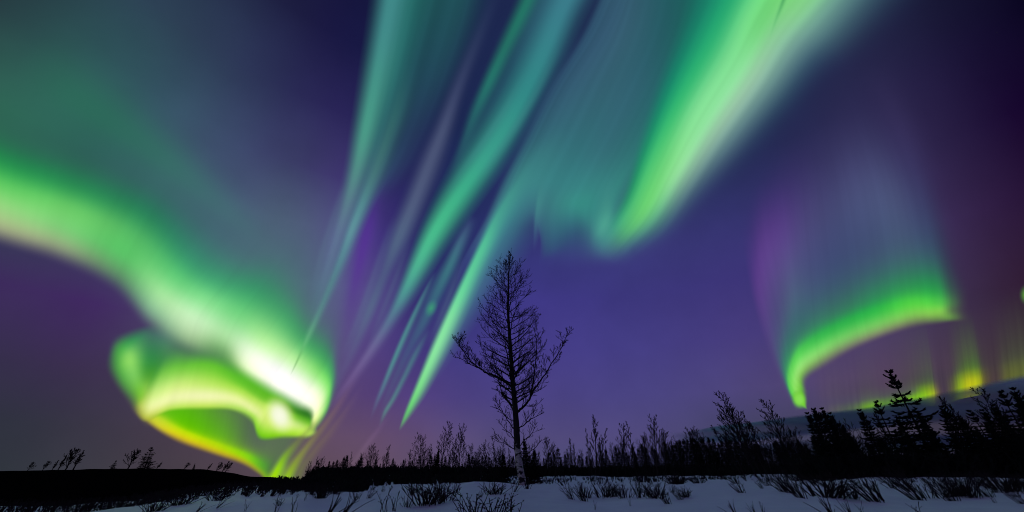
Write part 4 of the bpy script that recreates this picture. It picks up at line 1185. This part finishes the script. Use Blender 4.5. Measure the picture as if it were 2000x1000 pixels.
for i, a in enumerate([
 (3, 925, 1008, 58, 'nearest budded willow clump at the bottom centre, left half', 0.3, 1.0),
 (3, 965, 1012, 52, 'nearest budded willow clump at the bottom centre, right half', 2.3, 1.5),
 (4, 1000, 1004, 40, 'single budded stems right of the nearest willow clump', 1.0, 1.8),
 (6, 835, 985, 52, 'large dense willow thicket left of the birch foot', 0, 1.1),
 (2, 868, 980, 44, 'upright willow clump at the right side of the large dense thicket', 1, 1.0),
 (0, 805, 968, 30, 'willow clump at the left side of the large dense thicket', 2, 1.2),
 (6, 965, 966, 26, 'squat dark willow bush below the birch foot', 2.4, 1.3),
 (5, 1005, 960, 20, 'small leaning stems in the snow in front of the birch foot', 1, 1.3, True),
 (0, 1030, 955, 18, 'low twigs right of the birch foot', 2, 1.3),
 (4, 475, 1004, 28, 'single short stem at the bottom left', 0, .7),
 (4, 536, 1004, 42, 'single taller stem at the bottom left beside the snow mound', 1.2, .6),
 (4, 572, 1002, 36, 'pair of thin stems at the bottom right of the snow mound', 2.0, .8),
 (0, 545, 988, 16, 'small tuft of twigs on top of the left snow mound', 1, 1.2),
 (4, 593, 982, 30, 'thin upright twig behind the left snow mound', 0, .6),
 (5, 640, 1008, 52, 'willow stems leaning right, left group at the bottom', 0, 1.1, True),
 (5, 672, 1004, 48, 'willow stems leaning right, right group at the bottom', .4, 1.1, True),
 (0, 695, 976, 24, 'small willow clump behind the stems leaning right', 1.4, 1.1),
 (4, 752, 1006, 55, 'lone budded stem leaning left near the bottom', 2.6, .9),
 (4, 772, 1000, 40, 'forked twig right of the lone leaning stem', 3.4, 1.0),
 (0, 795, 992, 26, 'small forked willow in front of the large dense thicket', .4, 1.0),
 (6, 625, 972, 20, 'dark low bush at the foot of the hill end', .4, 1.3),
 (6, 650, 966, 20, 'second dark low bush right of the hill end', 2.4, 1.3),
 (1, 1118, 975, 32, 'willow stems leaning left at the left end of the broad thicket', 0, 1.0),
 (1, 1142, 978, 36, 'willow clump second from the left in the broad thicket right of the birch', .3, 1.0),
 (6, 1182, 974, 32, 'dense dark willow bush in the left of the broad thicket', 1.1, 1.2),
 (2, 1222, 974, 32, 'upright willow clump in the middle of the broad thicket', 2.0, 1.0),
 (2, 1252, 972, 36, 'tall upright willow clump right of the middle of the broad thicket', 3.0, .9),
 (6, 1282, 974, 34, 'densest dark willow bush at the right of the broad thicket', 4.1, 1.0),
 (1, 1305, 984, 34, 'willow stems leaning left in front of the densest dark bush', .2, 1.0),
 (1, 1330, 976, 26, 'thin willow stems at the right end of the broad thicket', .5, 1.0),
 (4, 1162, 998, 20, 'single short twig in the snow below the broad thicket, left one', 0, .7),
 (4, 1232, 990, 20, 'single short twig in the snow below the broad thicket, right one', 2, .7),
 (5, 1098, 948, 22, 'small leaning tuft left of the broad thicket', 0, 1.2),
 (0, 1160, 940, 18, 'low dark tuft on the snow edge behind the broad thicket', 1.2, 1.6),
 (6, 1320, 945, 18, 'dark low bush on the snow edge right of the broad thicket', .2, 1.8),
 (6, 1365, 944, 16, 'small dark bush on the snow edge below the treeline', 3.2, 1.5),
 (1, 1450, 963, 26, 'willow tuft below the leaning birches, left one', .2, 1.2),
 (1, 1440, 945, 18, 'far willow tuft on the snow edge below the leaning birches', .2, 1.6),
 (5, 1440, 1010, 36, 'thin bent stems at the bottom right of centre, left one', 0, 1.0),
 (4, 1490, 1004, 24, 'short budded stems at the bottom right of centre', 0, .9),
 (5, 1475, 1006, 28, 'thin bent stems at the bottom right of centre, right one', .5, 1.0),
 (1, 1535, 963, 32, 'willow clump leaning left below the last leaning birch', 0, 1.2),
 (1, 1560, 962, 28, 'willow clump leaning left, next to the one below the last leaning birch', .4, 1.2),
 (0, 1590, 945, 18, 'low tuft on the snow edge under the bushy black spruce', .4, 1.5),
 (6, 1668, 976, 36, 'dark upright bushy shrub standing alone on the right snow', .4, .45),
 (1, 1652, 975, 36, 'willow stems leaning left behind the lone bushy shrub', .1, 1.1),
 (1, 1712, 980, 60, 'long willow stems leaning far left, right of the lone bushy shrub', 0, 1.0),
 (5, 1722, 978, 56, 'sparse long stems leaning left beside the far leaning willow', .2, 1.0),
 (1, 1795, 976, 44, 'leaning willow clump in the middle of the right snow', 0, 1.2),
 (1, 1812, 974, 40, 'leaning willow clump just right of the middle of the right snow', .5, 1.2),
 (6, 1850, 974, 44, 'dense dark willow bush on the right snow', .5, .8),
 (1, 1862, 978, 46, 'willow stems leaning left out of the dense dark bush', .2, 1.1),
 (6, 1890, 972, 50, 'largest dark bush on the right snow, reaching the spruces', 2.5, .8),
 (1, 1905, 974, 44, 'willow stems leaning left around the largest dark bush', .2, 1.2),
 (1, 1955, 964, 34, 'willow clump near the right edge on the snow', .2, 1.4),
 (6, 1985, 962, 36, 'dark bush on the snow at the right edge', 1.2, 1.0),
 (4, 1945, 984, 24, 'short budded stem alone near the right edge', 1.2, .8),
 (1, 2000, 984, 34, 'leaning stems cut by the right edge', .1, 1.2),
 (5, 1630, 1012, 54, 'long bent stems at the bottom of the right snow, left group', 0, 1.0),
 (4, 1622, 1008, 26, 'budded twig at the bottom of the right snow', 0, 1.4),
 (5, 1665, 1012, 46, 'bent stems at the bottom of the right snow, right group', .3, .9),
 (4, 1690, 1010, 30, 'upright budded pair of stems at the bottom of the right snow', 2.2, .8),
 (4, 1800, 1006, 26, 'single dead stem lying towards the left on the right snow', 2.2, 1.6),
 (0, 1745, 952, 26, 'willow tuft under the tallest spruce', .2, 1.4),
 (1, 1615, 952, 24, 'willow tuft under the bushy black spruce', .2, 1.4),
 (1, 1830, 952, 26, 'willow tuft at the foot of the black mass on the right', .2, 1.4),
 (5, 1775, 956, 40, 'sparse stems leaning left under the tallest spruce', .2, 1.3),
 (1, 1925, 950, 28, 'willow tuft at the foot of the low dense spruce', .2, 1.4),
 (6, 300, 998, 26, 'dark bush in the snow at the left foot of the hill', .5, 1.3),
 (5, 385, 1000, 22, 'leaning stems in the snow left of the snow mound', .5, 1.3, True),
 (5, 425, 992, 20, 'small leaning stems just left of the snow mound', .8, 1.3, True),
 (6, 420, 978, 22, 'dark bush at the foot of the hill behind the snow mound', 1.8, 1.4),
 (6, 350, 985, 22, 'dark low bush in the scrub strip under the hill', 2.8, 1.6),
 ]):
    put_shrub(*a)

# more of the same willow, too alike to tell apart
rng = random.Random(77)
for i in range(34):
    px = rng.uniform(1480, 2010); py = rng.uniform(938, 972)
    put_shrub(rng.choice((1, 1, 5, 1, 6)), px, py, rng.uniform(16, 34)*(1+(py-938)/60), 'one of the scattered willow tufts leaning left on the right hand snow', rng.uniform(-.4, .4), rng.uniform(.7, 1.3), group='scattered willow tufts on the right')
for i in range(16):
    px = rng.uniform(1080, 1345); py = rng.uniform(940, 975)
    put_shrub(rng.choice((1, 2, 0, 6)), px, py, rng.uniform(16, 30), 'one of the willow tufts packed together right of the birch', rng.uniform(-3, 3), rng.uniform(.7, 1.2), group='packed willow tufts right of the birch')
for i in range(14):
    px = rng.uniform(600, 960); py = rng.uniform(950, 975)
    put_shrub(rng.choice((1, 2, 0, 6)), px, py, rng.uniform(12, 26), 'one of the small willow tufts scattered left of the birch', rng.uniform(-3, 3), rng.uniform(.7, 1.2), True, group='scattered willow tufts left of the birch')
